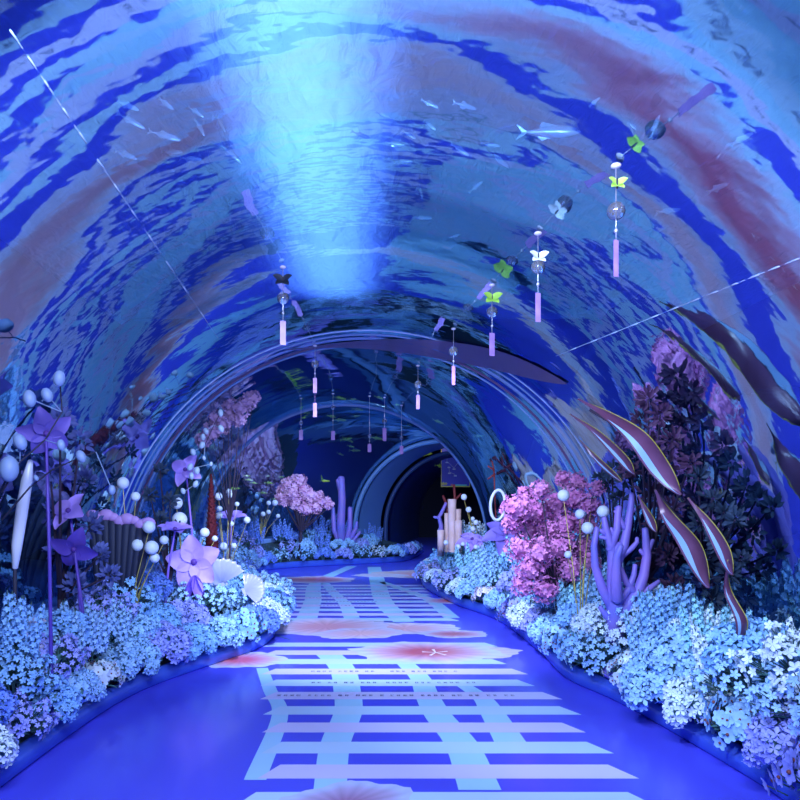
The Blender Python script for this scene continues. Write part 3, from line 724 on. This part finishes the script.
tree(230, 8.1, [(212, 432, 9, 0), (222, 424, 9, 0), (232, 416, 9, .1), (240, 408, 9, 0), (248, 402, 8, 0), (254, 398, 6, 0), (215, 418, 7, 0), (228, 404, 7, 0), (203, 440, 7, 0), (240, 420, 6, 0)],
     'high leaning pale pink blossom branch imitating the pink tree reflection in the left wall', mat('reflected_pink', (.34, .22, .46), .8, noise=((.46, .30, .56), 9)), seed=6, fl=.03, tw=.012, name='reflected_blossom_branch', dens=40)  # branch shape stands in for the pink tree mirrored in the acrylic
# corals
def coral(b, name, label, segs, m, cat='coral', r0=.05, Y=5.8):
    t = thing(name, b, label, cat); mb = MB()
    for pts, ra, rb in segs:
        P = [at(p[0], p[1], Y+(p[2] if len(p) > 2 else 0))-b for p in pts]; n = len(P); ra *= 1.15; rb *= 1.15
        mb.tube(P, [ra+(rb-ra)*i/(n-1) for i in range(n)], 12, cap=True)
    o = mb.build('coral_branches', m, t)
    mb = MB(); mb.ball((0, 0, 0), .09, 12, sc_=(1.3, 1.2, .6)); mb.build('coral_foot', m, t)
    return t
b = bedp(617, 0, 5.25)
coral(b, 'branching_coral', 'large purple branching coral in the right bed', [
  ([(616, 640), (614, 600), (614, 570), (618, 548), (621, 545)], .058, .03),
  ([(614, 612), (602, 588), (595, 566), (594, 545), (597, 528)], .034, .017),
  ([(614, 590), (612, 560), (612, 548), (606, 530), (604, 518)], .036, .018),
  ([(606, 534), (600, 530)], .02, .012), ([(610, 550), (617, 530), (618, 512), (619, 507)], .028, .019), ([(618, 514), (615, 511)], .016, .012), ([(614, 536), (611, 528)], .016, .01),
  ([(612, 545), (608, 538), (600, 537)], .022, .012),
  ([(616, 565), (624, 545), (628, 525), (631, 505), (632, 494)], .034, .017), ([(631, 512), (635, 509)], .017, .011), ([(626, 530), (621, 522), (619, 516)], .02, .013),
  ([(622, 556), (632, 548), (637, 542), (637, 538)], .02, .012), ([(617, 600, -.08), (616, 575, -.1), (617, 556, -.12), (621, 546, -.14)], .04, .018),
  ([(617, 605), (628, 590), (634, 575), (635, 565)], .026, .014), ([(594, 545), (597, 534)], .015, .012),
  ([(618, 622), (628, 605), (638, 592), (644, 575), (647, 555), (646, 540), (645, 529)], .044, .02), ([(647, 552), (653, 540)], .023, .012), ([(646, 557), (640, 550)], .018, .012),
  ([(636, 594), (626, 582), (621, 568)], .028, .014), ([(622, 594), (620, 597)], .016, .012), ([(638, 595), (650, 588), (659, 581)], .026, .012), ([(646, 568), (648, 562)], .024, .02), ([(618, 622), (606, 616), (600, 607)], .03, .014)], M_CORP, Y=5.25)
b = bedp(342, 0, 15.9)
coral(b, 'finger_coral', 'tall narrow purple finger coral right of the pink tree', [
  ([(341, 552), (341, 520), (342, 500), (341, 478)], .09, .07), ([(341, 492), (338, 480)], .06, .05), ([(340, 545), (334, 530), (333, 508)], .055, .04), ([(345, 550), (350, 525), (350, 508)], .06, .045), ([(350, 540), (356, 528), (357, 522)], .05, .03), ([(343, 552), (350, 545), (360, 532)], .045, .03)], M_CORP, Y=15.9)
b = bedp(445, 0, 11.0)
coral(b, 'branching_coral', 'slim lilac forked coral beside the tan tube sponge', [([(442, 545), (441, 525), (439, 517), (443, 510), (446, 503)], .035, .02), ([(440, 518), (434, 517)], .024, .017)], M_CORP, Y=11.0)
coral(bedp(452, 0, 11.2), 'twig_coral', 'thin red twig coral rising above the tan tube sponge', [([(455, 530), (455, 500), (454, 485)], .02, .018), ([(455, 500), (461, 494)], .018, .014), ([(448, 525), (447, 505), (443, 496)], .022, .018)], mat('red_twig', (.16, .012, .02), .6), Y=11.2)
coral(bedp(494, 0, 9.7), 'twig_coral', 'small red twig coral above the white ring lamp', [([(498, 560), (495, 500), (494, 470), (492, 461)], .008, .01), ([(495, 474), (488, 479)], .014, .01), ([(494, 470), (488, 466)], .014, .01)], MATS['red_twig'], Y=9.7)
t = thing('tube_sponge', bedp(452, 0, 10.6), 'cluster of tan tube sponges standing in the right bed', 'tube sponge'); b = t.location; M_TAN = mat('sponge_tan', (.62, .42, .36), .7, noise=((.72, .56, .60), 4), )
for x, y, hw, yb, dy in [(452, 499, 4.2, 552, 0), (457.5, 509, 3.6, 552, .05), (446.5, 513, 2.2, 552, .05), (458, 520.5, 4.0, 552, -.12), (440.8, 530, 3.5, 552, -.1)]:
    mb = MB(); Yq = 10.6+dy; r0 = hw/F*Yq; p0 = at(x, yb, Yq)-b; p1 = at(x, y, Yq)-b; n = 18; vs = []
    for q, (rr, zz) in enumerate([(r0*.95, p0.z), (r0, p1.z*.5), (r0*.96, p1.z*.85), (r0*1.03, p1.z), (r0*.75, p1.z), (r0*.7, p1.z-.12)]):
        vs += [(p1.x+rr*math.cos(2*PI*k/n), p1.y+rr*math.sin(2*PI*k/n), zz) for k in range(n)]
    mb.add(vs, [(i*n+k, i*n+(k+1) % n, (i+1)*n+(k+1) % n, (i+1)*n+k) for i in range(5) for k in range(n)]+[tuple(5*n+k for k in range(n))], 0, None, True); mb.build('sponge_tube', M_TAN, t)
# white ring lamp on a dark pole
b = bedp(490, 0, 9.4); t = thing('ring_lamp', b, 'white oval ring lamp on a thin dark pole in the right bed', 'lamp')
mb = MB(); c = at(497.8, 505, 9.4)-b; rx, rz = 7.3/F*9.4, 15/F*9.4; n = 40; vs = []
for i in range(n):
    a = 2*PI*i/n; p = c+Vector((rx*math.cos(a)+.01*math.sin(a), 0, rz*math.sin(a))); nr = Vector((math.cos(a)/rx, 0, math.sin(a)/rz)).normalized()
    for k in range(8): q = 2*PI*k/8; vs.append(p+nr*.021*math.cos(q)+Vector((0, .024*math.sin(q), 0)))
mb.add(vs, [(i*8+k, i*8+(k+1) % 8, ((i+1) % n)*8+(k+1) % 8, ((i+1) % n)*8+k) for i in range(n) for k in range(8)], 0, None, True); mb.build('ring', MATS['tube_white'], t)
mb = MB(); mb.tube([(0, 0, -.02), c+Vector((-.01, 0, -rz-.01))], .011, 6); mb.build('pole', M_TWIG, t)

# cordyline-like blade plants, made up to imitate blade reflections in the acrylic
M_REFL_BLADE = mat('reflected_blade_maroon', (.10, .035, .08), .3, noise=((.16, .07, .16), 3)); M_EDGE = mat('reflected_blade_edge', (.42, .40, .03), .4); M_SHEEN = mat('blade_painted_highlight', (.22, .40, .66), .4)  # the pale stripe paints a light-blue highlight onto each leaf
def blade(t, pts, Y, wpx):  # one leaf imitating a blade-shaped reflection
    P = [at(p[0], p[1], min(Y, wall_Y(p[0], p[1], R-.42)))-t.location for p in pts]; n = 28
    tt = [i/(len(P)-1) for i in range(len(P))]; C_ = [Vector([interp(list(zip(tt, [p[j] for p in P])), i/n) for j in range(3)]) for i in range(n+1)]
    nr = Vector((.2, -1, .15)).normalized(); W = wpx*.8/F*Y
    def strip(j0, j1, off, name, m, cols=3):
        mb = MB(); vs = []
        for lay in (0, .006):
            for i, p in enumerate(C_):
                t_ = i/n; d = (C_[min(i+1, n)]-C_[max(i-1, 0)]).normalized(); e = d.cross(nr).normalized()
                w_ = W*.5*(math.sin(PI*(t_**1.7))**.75 if 0 < t_ < 1 else .02)+.001
                for j in range(cols):
                    s_ = j0+(j1-j0)*j/(cols-1); vs.append(p+e*w_*s_-nr*(W*.10*(1-s_*s_)-lay+off)*-1)
        W_ = cols; fs = [(i*W_+j, i*W_+j+1, (i+1)*W_+j+1, (i+1)*W_+j) for i in range(n) for j in range(cols-1)]; o2 = (n+1)*W_
        fs += [tuple(o2+k for k in f[::-1]) for f in fs]; mb.add(vs, fs, 0, None, True); return mb.build(name, m, lf)
    lf = MB(); lf_v = None
    mb0 = MB(); lf = bpy.data.objects.new('leaf', None)
    global _holder
    vs = []
    mb = MB()
    for lay in (0, .008):
        for i, p in enumerate(C_):
            t_ = i/n; d = (C_[min(i+1, n)]-C_[max(i-1, 0)]).normalized(); e = d.cross(nr).normalized()
            w_ = W*.5*(math.sin(PI*(t_**1.7))**.75 if 0 < t_ < 1 else .02)+.001
            for j in range(5):
                s_ = -1+j*.5; vs.append(p+e*w_*s_+nr*(W*.12*(1-s_*s_))-nr*lay)
    fs = [(i*5+j, i*5+j+1, (i+1)*5+j+1, (i+1)*5+j) for i in range(n) for j in range(4)]; o2 = (n+1)*5
    fs += [tuple(o2+k for k in f[::-1]) for f in fs]
    mb.add(vs, fs, 0, None, True); bpy.data.objects.remove(lf); lf = mb.build('leaf', M_REFL_BLADE, t)  # leaf stands in for a blade-shaped reflection
    for s_, m, wd, nm in ((-1, M_EDGE, .0035, 'reflected_leaf_edge'), (-.72, M_SHEEN, None, 'painted_highlight')):
        mb = MB()
        if wd:
            mb.tube([C_[i]+(C_[min(i+1, n)]-C_[max(i-1, 0)]).normalized().cross(nr).normalized()*(s_*W*.5*(math.sin(PI*((i/n)**1.7))**.75 if 0 < i < n else .02)) for i in range(n+1)], wd, 4)
        else:
            vs = []
            for i in range(8, n+1):
                t_ = i/n; d = (C_[min(i+1, n)]-C_[max(i-1, 0)]).normalized(); e = d.cross(nr).normalized(); w_ = W*.5*(math.sin(PI*(t_**1.7))**.75 if t_ < 1 else .02)
                k_ = math.sin(PI*(i-8)/(n-8))
                for q in (.95-.5*k_, .95): vs.append(C_[i]+e*w_*q+nr*(W*.12*(1-q*q)+.004))
            mb.add(vs, [(2*i, 2*i+1, 2*i+3, 2*i+2) for i in range(n-8)], 0, None, True)
        mb.build(nm, m, lf)
def reflected_blades(px, Y, blades, label, stalk):
    t = thing('reflected_blade_plant', bedp(px, 0, Y), label, 'reflected blade plant', 'blade-leaved plants imitating reflections behind the purple coral')
    for pts, wd, dy in blades: blade(t, pts, Y+dy, wd)
    mb = MB(); P = [at(*p, Y)-t.location for p in stalk]; mb.tube([(0, 0, -.02)]+P, .010, 6); mb.build('stalk', M_BARK, t)
reflected_blades(716, 5.2, [([(578, 399), (606, 414), (636, 436), (660, 468), (680, 495)], 24, .1), ([(570, 414), (596, 432), (622, 458), (634, 474)], 12, .25), ([(580, 440), (600, 462), (622, 482)], 8, .35)],
  'upper cluster of maroon blade leaves imitating reflections, tips pointing at the coral', [(716, 600), (700, 520), (640, 440), (590, 410)])
reflected_blades(700, 5.0, [([(655, 490), (668, 515), (690, 545), (708, 588)], 26, -.1), ([(638, 495), (648, 515), (656, 532)], 10, .2), ([(688, 498), (706, 520), (722, 548), (732, 575)], 15, .1), ([(728, 560), (728, 590), (742, 622), (738, 648)], 12, 0)],
  'lower cluster of maroon blade leaves imitating reflections, with yellow edges by the right wall', [(722, 600), (700, 545), (668, 505), (655, 490)])
# dark shrubs by the right wall; the maroon one imitates a reflection in it
M_MAR = mat('reflected_maroon_leaves', (.035, .012, .045), .7, noise=((.07, .025, .10), 8)); M_DKB = mat('dark_blue_leaves', (.008, .02, .05), .7, noise=((.02, .05, .11), 8))
def dark_shrub(px, Y, blobs, label, m, seed, lf=(.035, .065), name='dark_leaf_shrub'):
    b = bedp(px, 0, Y); t = thing(name, b, label, 'shrub'); r_ = random.Random(seed); mb = MB(); stem = MB(); stem.tube([(0, 0, -.03), (0, 0, .3)], .02, 6)
    for x, y, r, dy in blobs:
        Yb = min(Y, wall_Y(x, y, R-.12))+dy*.3; c = at(x, y, Yb)-b; rr = r*.85/F*Yb; stem.tube([(0, 0, .25), c], [.014, .006], 5)
        for i in range(int(58*(rr/.1)**1.0)):
            d = Vector([r_.gauss(0, 1) for _ in range(3)]).normalized(); mb.petal(c+d*rr*r_.uniform(.2, .8), d+Vector((0, 0, .3)), (.2, -1, .4), r_.uniform(*lf), r_.uniform(.02, .034), .2, seg=3)
    mb.build('foliage', m, t); stem.build('stem', M_BARK, t)
dark_shrub(650, 6.0, [(648, 400, 13, 0), (660, 415, 14, 0), (640, 420, 12, 0), (672, 440, 14, 0), (650, 445, 14, 0), (690, 462, 12, 0), (630, 470, 12, .1), (665, 470, 14, .1), (650, 495, 16, .1), (670, 510, 15, .1), (655, 530, 16, .1), (668, 555, 16, 0), (650, 560, 14, 0), (672, 585, 15, 0)], 'tall dark maroon leafy shrub imitating a wall reflection behind the purple coral', M_MAR, 3)
dark_shrub(705, 5.4, [(698, 478, 12, 0), (712, 500, 13, 0), (724, 512, 10, 0), (700, 525, 14, 0), (718, 540, 14, 0), (735, 520, 9, 0), (705, 560, 15, 0), (728, 575, 14, 0), (712, 600, 15, 0), (740, 560, 9, 0)], 'dark blue leafy shrub against the right wall', M_DKB, 4)
dark_shrub(615, 6.9, [(612, 470, 10, 0), (625, 480, 10, 0), (608, 484, 8, 0), (620, 498, 9, 0), (600, 478, 6, 0)], 'spiky dark shrub between the pink shrub and the maroon reflected one', M_DKB, 5, (.04, .07))
dark_shrub(60, 5.1, [(60, 420, 14, .2), (80, 440, 14, .2), (50, 470, 16, .1), (85, 480, 16, .2), (55, 510, 18, 0), (90, 525, 16, .2), (60, 550, 18, 0), (100, 555, 14, 0), (75, 585, 16, -.1), (110, 575, 12, 0)], 'tangled dark blue shrub by the left wall behind the white tube', mat('slate_leaves', (.03, .05, .20), .7, noise=((.10, .14, .42), 8)), 6)
dark_shrub(170, 6.8, [(160, 470, 7, .2), (150, 495, 8, .2), (170, 500, 8, 0), (160, 520, 9, 0), (178, 530, 9, 0), (160, 545, 10, 0), (140, 520, 8, 0)], 'dark leafy shrub behind the spray of foam balls', M_DKB, 7)

# hanging glass wind chimes
M_GLASS = mat('clear_glass', (.85, .9, 1), .02, trans=.9); M_TAG = mat('chime_tag', (.26, .15, .46), .5, noise=((.36, .22, .54), 10)); M_BEADC = mat('chime_bead', (.8, .8, 1), .1)
BUT = {'green': mat('butterfly_green', (.42, .80, .12), .5), 'white': mat('butterfly_white', (.75, .85, .95), .5), 'dark': mat('butterfly_dark', (.02, .03, .06), .5), 'pink': mat('butterfly_pink', (.7, .35, .6), .5)}
CH = [(616, 164, 211, 18, (240, 277), 185, 'green', 'nearest wind chime, yellow-green butterfly over its glass ball, at upper right'),
      (538, 232, 267, 14, (293, 322), 258, 'white', 'wind chime with a white butterfly, second nearest of the chimes'),
      (492, 284, 312, 11, (333, 356), 299, 'green', 'wind chime with a small green butterfly above the tunnel joint'),
      (453.5, 328, 351, 9.5, (366, 385), 0, None, 'wind chime without butterfly hanging just right of the tunnel crown'),
      (283, 266, 298, 12, (321, 345), 281, 'dark', 'wind chime with a dark butterfly, left of the bright water glow'),
      (315, 345, 364, 8, (378, 393), 0, None, 'wind chime with two tags one under the other, mid left'),
      (418, 365, 384.5, 7.5, (395, 409), 0, None, 'small wind chime on a red string right of the crown'),
      (301, 410, 423, 4.5, (430, 440), 0, None, 'tiny far wind chime, leftmost of the far row'),
      (333, 395, 407, 5, (431, 440), 0, None, 'tiny far wind chime with a long string, second of the far row'),
      (384.5, 397, 421, 5, (428, 441), 0, None, 'tiny far wind chime, right of the crown of the far joint'),
      (369.5, 425, 436, 4, (444, 452), 0, None, 'tiny lowest wind chime near the crown of the far joint'),
      (401.5, 425, 438, 3.6, (446, 454), 0, None, 'tiny wind chime hanging before the portal edge')]
for px, yt, yb, bd, tg, by, bc, lab in CH:
    Y = min(wall_Y(px, yt, R-.015), 10.8); o = at(px, yt, Y); t = thing('wind_chime', o, lab, 'wind chime', 'glass wind chimes hanging from the vault')
    s_ = Y/F; top = 0
    if Y >= 10.8:
        zc = ZS+math.sqrt(max(.01, (R-.015)**2-(o.x-ax(Y))**2)); top = zc-o.z
    mb = MB(); mb.ball((0, 0, top-.008), .022, 12, sc_=(1, 1, .5)); mb.build('suction_cup', M_BEADC, t)
    zl = lambda y: (yt-y)*s_
    mb = MB(); mb.tube([(0, 0, top), (0, 0, zl(tg[0]))], .0022, 4); mb.ball((0, 0, zl((yb+tg[0])/2+bd*.3)), .010, 8); mb.build('string', M_STEEL, t)
    r = bd*.5*s_; mb = MB(); mb.ball((0, 0, zl(yb)), r, 20); mb.build('glass_ball', M_GLASS, t)
    mb = MB()
    for k in range(5): mb.ball((r*.5*math.cos(k*1.3), -r*.5*math.sin(k*1.1), zl(yb)+r*.5*math.sin(k*2.1)), r*.14, 6)
    mb.build('bead', M_BEADC, t)
    wt = 2.9*s_ if Y < 5 else 1.9*s_; mb = MB(); mb.box(-wt, wt, -.002, .002, zl(tg[1]), zl(tg[0])); mb.v = [(x*math.cos(.3), x*.3+y, z) for x, y, z in mb.v]; tg_o = mb.build('paper_tag', M_TAG, t)
    if lab.startswith('wind chime with two'):
        mb = MB(); mb.box(-wt, wt, -.002, .002, zl(417), zl(403)); mb.tube([(0, 0, zl(393)), (0, 0, zl(403))], .002, 4); mb.build('paper_tag', M_TAG, t)
    if bc:
        c = Vector((0, -.01, zl(by)))
        for k, (dx, dz, sz) in enumerate(((1, .45, 10), (-1, .5, 10), (.75, -.6, 8), (-.8, -.5, 8))):
            mb = MB(); mb.petal(c, (dx, -.5, dz), (0, -1, .5), sz*s_*1.1, sz*s_*.85, .05, seg=5, tip=.7); mb.build('wing', BUT[bc], t)
        mb = MB(); mb.tube([c+Vector((0, -.004, -.02)), c+Vector((0, -.004, .02))], .004, 5); mb.build('butterfly_body', M_TWIG, t)

# poster in the corridor
Yp = 21.8; p0 = at(441, 487, Yp); p1 = at(470, 438, Yp); t = thing('star_chart_poster', (p0.x, Yp, p0.z), 'dark blue poster with yellow border and white star lines in the far corridor', 'poster')
W_, Hh = p1.x-p0.x, p1.z-p0.z
mb = MB(); mb.box(0, W_, 0, .03, 0, Hh); mb.build('poster_frame', mat('poster_yellow', (.85, .70, .12), .5), t)
mb = MB(); mb.box(.02, W_-.02, -.004, .0, .03, Hh-.02); mb.build('poster_print', mat('poster_blue', (.09, .08, .60), .5), t)
mb = MB(); r_ = random.Random(9); P = [(.18, .62), (.24, .50), (.40, .46), (.26, .36), (.44, .30), (.22, .85), (.55, .6)]
P = [(a*1.0, b_*Hh*.85) for a, b_ in P]
for i, j in ((5, 0), (0, 2), (1, 3), (3, 4), (2, 6)):
    a, b_ = P[i], P[j]; mb.tube([(a[0], -.006, a[1]), (b_[0], -.006, b_[1])], .006, 4)
for a, b_ in P[:5]: mb.box(a-.04, a+.05, -.008, -.005, b_-.06, b_-.02)
mb.build('star_chart_line', mat('poster_white', (.8, .8, .9), .5), t)
mb = MB()
for x, rr in ((.07, .06), (.15, .05)): mb.floret((x, -.008, .10), (0, -1, 0), rr, 5, 0, cup=.05)
mb.build('yellow_starfish', MATS['poster_yellow'], t)
mb = MB(); mb.floret((.34, -.008, .06), (0, -1, 0), .045, 5, 0, cup=.05); mb.build('orange_starfish', mat('poster_orange', (.8, .22, .1), .5), t)
mb = MB(); mb.box(.42, .80, -.008, -.005, .03, .08); mb.build('seaweed_strip', mat('poster_green', (.2, .75, .55), .5), t)
spot('poster_lamp', (p0.x+.3, Yp-1.2, p0.z+1.6), (p0.x+.3, Yp, p0.z+.6), 25, (.9, .9, 1), 70)
mb = MB(); c = at(391, 453, 20.5); t = thing('dome_camera', (c.x, c.y, c.z), 'small white dome fixture on the inner edge of the portal', 'dome camera'); mb.ball((0, 0, 0), .07, 12, sc_=(1.3, 1, .6)); mb.build('dome', M_BEADC, t)
mb = MB(); mb.ball((0, 0, .04), .075, 12, sc_=(1.4, 1.1, .35)); mb.build('mount', M_TWIG, t)

# ------------------------------------------------------------------ fish in the tank
def fish_mesh(L=1.0):
    mb = MB(); n = 12; prof = [(0, .012), (.06, .06), (.18, .105), (.35, .13), (.55, .11), (.72, .065), (.85, .028), (.9, .022)]; vs = []
    for x, r in prof:
        for k in range(n): a = 2*PI*k/n; vs.append(((.5-x)*L, r*.5*math.cos(a)*L, r*math.sin(a)*L))
    mb.add(vs, [(i*n+k, (i+1)*n+k, (i+1)*n+(k+1) % n, i*n+(k+1) % n) for i in range(len(prof)-1) for k in range(n)]+[tuple(range(n))], 0, None, True)
    t2 = .012
    mb.add([(-.36, t2, 0), (-.36, -t2, 0), (-.56, 0, .16), (-.46, 0, 0), (-.56, 0, -.16)], [(0, 2, 3), (1, 3, 2), (0, 3, 4), (1, 4, 3)])
    mb.add([(.12, .01, .12), (-.18, .01, .09), (-.14, 0, .20), (.12, -.01, .12), (-.18, -.01, .09)], [(0, 1, 2), (3, 2, 4)])
    mb.add([(.0, .01, -.12), (-.2, .01, -.08), (-.12, 0, -.17), (.0, -.01, -.12), (-.2, -.01, -.08)], [(0, 2, 1), (3, 4, 2)])
    mb.ball((.42, .028, .02), .012, 6, 1); mb.ball((.42, -.028, .02), .012, 6, 1)
    return mb
M_FISH = mat('silver_fish', (.45, .70, .85), .25, metal=.4); M_FISHY = mat('yellow_green_fish', (.55, .75, .10), .4); M_EYEF = mat('fish_eye', (.01, .01, .02), .2)
_o = fish_mesh().build('tmp', [M_FISH, M_EYEF]); FM = _o.data; bpy.data.objects.remove(_o)
_o = fish_mesh().build('tmp', [M_FISHY, M_EYEF]); FMY = _o.data; bpy.data.objects.remove(_o)
def fish(px, py, L, ang, label, rr=R+.30, me=None, group='silver fish swimming outside the vault', Y=None, nm='silver_fish'):
    Y = Y or wall_Y(px, py, rr); c = at(px, py, Y); o = bpy.data.objects.new(nm, me or FM); COL.objects.link(o); o.location = c
    s_ = L/F*Y; o.scale = (s_, s_, s_*.8); o.rotation_euler = (random.uniform(-.3, .3), math.radians(-ang), random.uniform(-.35, .35)); tag(o, label, 'fish', group)
FS = [(550, 132, 60, -4), (595, 102, 16, 40), (655, 127, 24, 70), (742, 139, 26, 28), (718, 188, 28, 25), (669, 211, 28, 12), (632, 126, 12, -40), (718, 157, 8, 50), (430, 104, 20, -25), (465, 106, 26, -6), (383, 115, 16, -15), (409, 135, 16, -28), (395, 144, 20, -10), (403, 162, 20, -6), (430, 126, 16, -40),
      (491, 145, 20, -4), (501, 162, 22, -25), (460, 150, 22, -35), (476, 187, 18, 40), (423, 218, 20, 0), (421, 192, 14, -75), (361, 135, 20, -20), (456, 236, 12, 20), (128, 106, 28, -28), (131, 121, 30, -25), (166, 104, 20, -40), (196, 112, 20, -35), (200, 128, 20, -60), (165, 136, 34, -15), (172, 152, 24, -10), (126, 155, 26, -25), (191, 159, 24, -10), (231, 154, 30, -40), (221, 124, 20, -60)]
def place_word(px, py):
    return ('upper left' if px < 270 else 'upper middle' if px < 520 else 'upper right')
for reg in ('upper left', 'upper middle', 'upper right'):
    g = sorted([f_ for f_ in FS if place_word(f_[0], f_[1]) == reg]); k = 0
    for px, py, L, a in g:
        if L == 60: lab = 'long silver fish, biggest of those above the vault'
        else: lab = f"slim silver fish outside the {reg} vault, {['leftmost'] [0] if k == 0 else ORD[k]+' from the left'}"; k += 1
        fish(px, py, L, a, lab)
FY = sorted([(247, 476, 7, 0), (249, 480, 8, -8), (254, 483, 8, -5), (268, 476, 5, 0), (269, 483, 9, -5), (263, 493, 10, -4), (275, 499, 9, 3), (281, 477, 6, 5), (234, 489, 12, 6), (283, 492, 7, 0), (300, 489, 6, 0), (290, 481, 6, 3), (325, 481, 10, 0), (303, 525, 8, 0)])
for k, (px, py, L, a) in enumerate(FY):
    fish(px, py, L, a, f"small yellow-green fish near the pink tree, {'leftmost' if k == 0 else ORD[k]+' from the left'}", me=FMY, group='small yellow-green fish behind the pink tree', Y=17.0 if px > 262 else 15.2, nm='yellow_fish')
FG = random.Random(31); G = []
for i in range(34):
    px = FG.uniform(325, 480); G.append((px, 405+FG.uniform(-8, 50)+(px-400)*.35*(px > 400), FG.uniform(7, 15), FG.uniform(-30, 10)))
for k, (px, py, L, a) in enumerate(sorted(G)):
    fish(px, py, L, a, f"dim olive-green fish above the middle vault, {'leftmost' if k == 0 else ORD[k]+' from the left'}", me=FMY, rr=R+.35, group='olive-green fish above the middle vault', nm='olive_fish')
spot('tank_fill', (-2.9, 14.0, 3.6), (-2.5, 16.6, 1.6), 400, (.9, 1, .8), 60)  # unseen fill light added so the yellow-green fish show
spot('tank_fill', (1.0, 11.5, 6.2), (0.6, 14.0, 3.2), 420, (.8, 1, .9), 90)  # unseen fill light added to brighten the olive fish

# rocks and soft corals outside the acrylic, in the tank
M_ROCK = mat('tank_rock', (.010, .02, .06), .9, noise=((.03, .05, .13), 3), bump=(5, .8)); M_KELP = mat('kelp', (.03, .10, .05), .7)
def rock(x, y, z, rx, ry, rz, label, seed):
    t = thing('reef_rock', (x, y, z), label, 'rock'); r_ = random.Random(seed); mb = MB()
    for i in range(5):
        mb.ball((r_.uniform(-.4, .4)*rx, r_.uniform(-.4, .4)*ry, rz*r_.uniform(.2, .6)), 1, 16, sc_=(rx*r_.uniform(.4, .6), ry*r_.uniform(.4, .6), rz*r_.uniform(.35, .5)))
    rr = random.Random(seed+1); mb.v = [tuple(c+rr.uniform(-.06, .06) for c in v) for v in mb.v]; mb.build('stone', M_ROCK, t)
    mb = MB()
    for i in range(30):
        a = r_.uniform(0, 6.3); c = Vector((math.cos(a)*rx*.4, math.sin(a)*ry*.4, rz*.7)); mb.petal(c, (r_.uniform(-.4, .4), r_.uniform(-.4, .4), 1), (r_.uniform(-1, 1), -1, 0), r_.uniform(.25, .6), .08, .2, seg=5)
    mb.build('seaweed', M_KELP, t)
rock(-5.0, 13.4, .3, 2.2, 3, 3.0, 'big dark reef rock in the tank left of the middle tunnel', 1)
rock(-4.3, 17.4, .3, 1.6, 1.6, 3.2, 'far dark reef rock beside the portal, left', 2)
rock(4.9, 12.6, .3, 2.2, 2.6, 4.4, 'tall dark reef rock in the tank right of the middle tunnel', 3)
rock(-5.2, 8.2, .3, 1.5, 2.4, 2.4, 'dark reef rock outside the left wall near the joint', 4)
rock(5.3, 8.6, .3, 1.6, 2.6, 2.6, 'dark reef rock outside the right wall near the joint', 5)
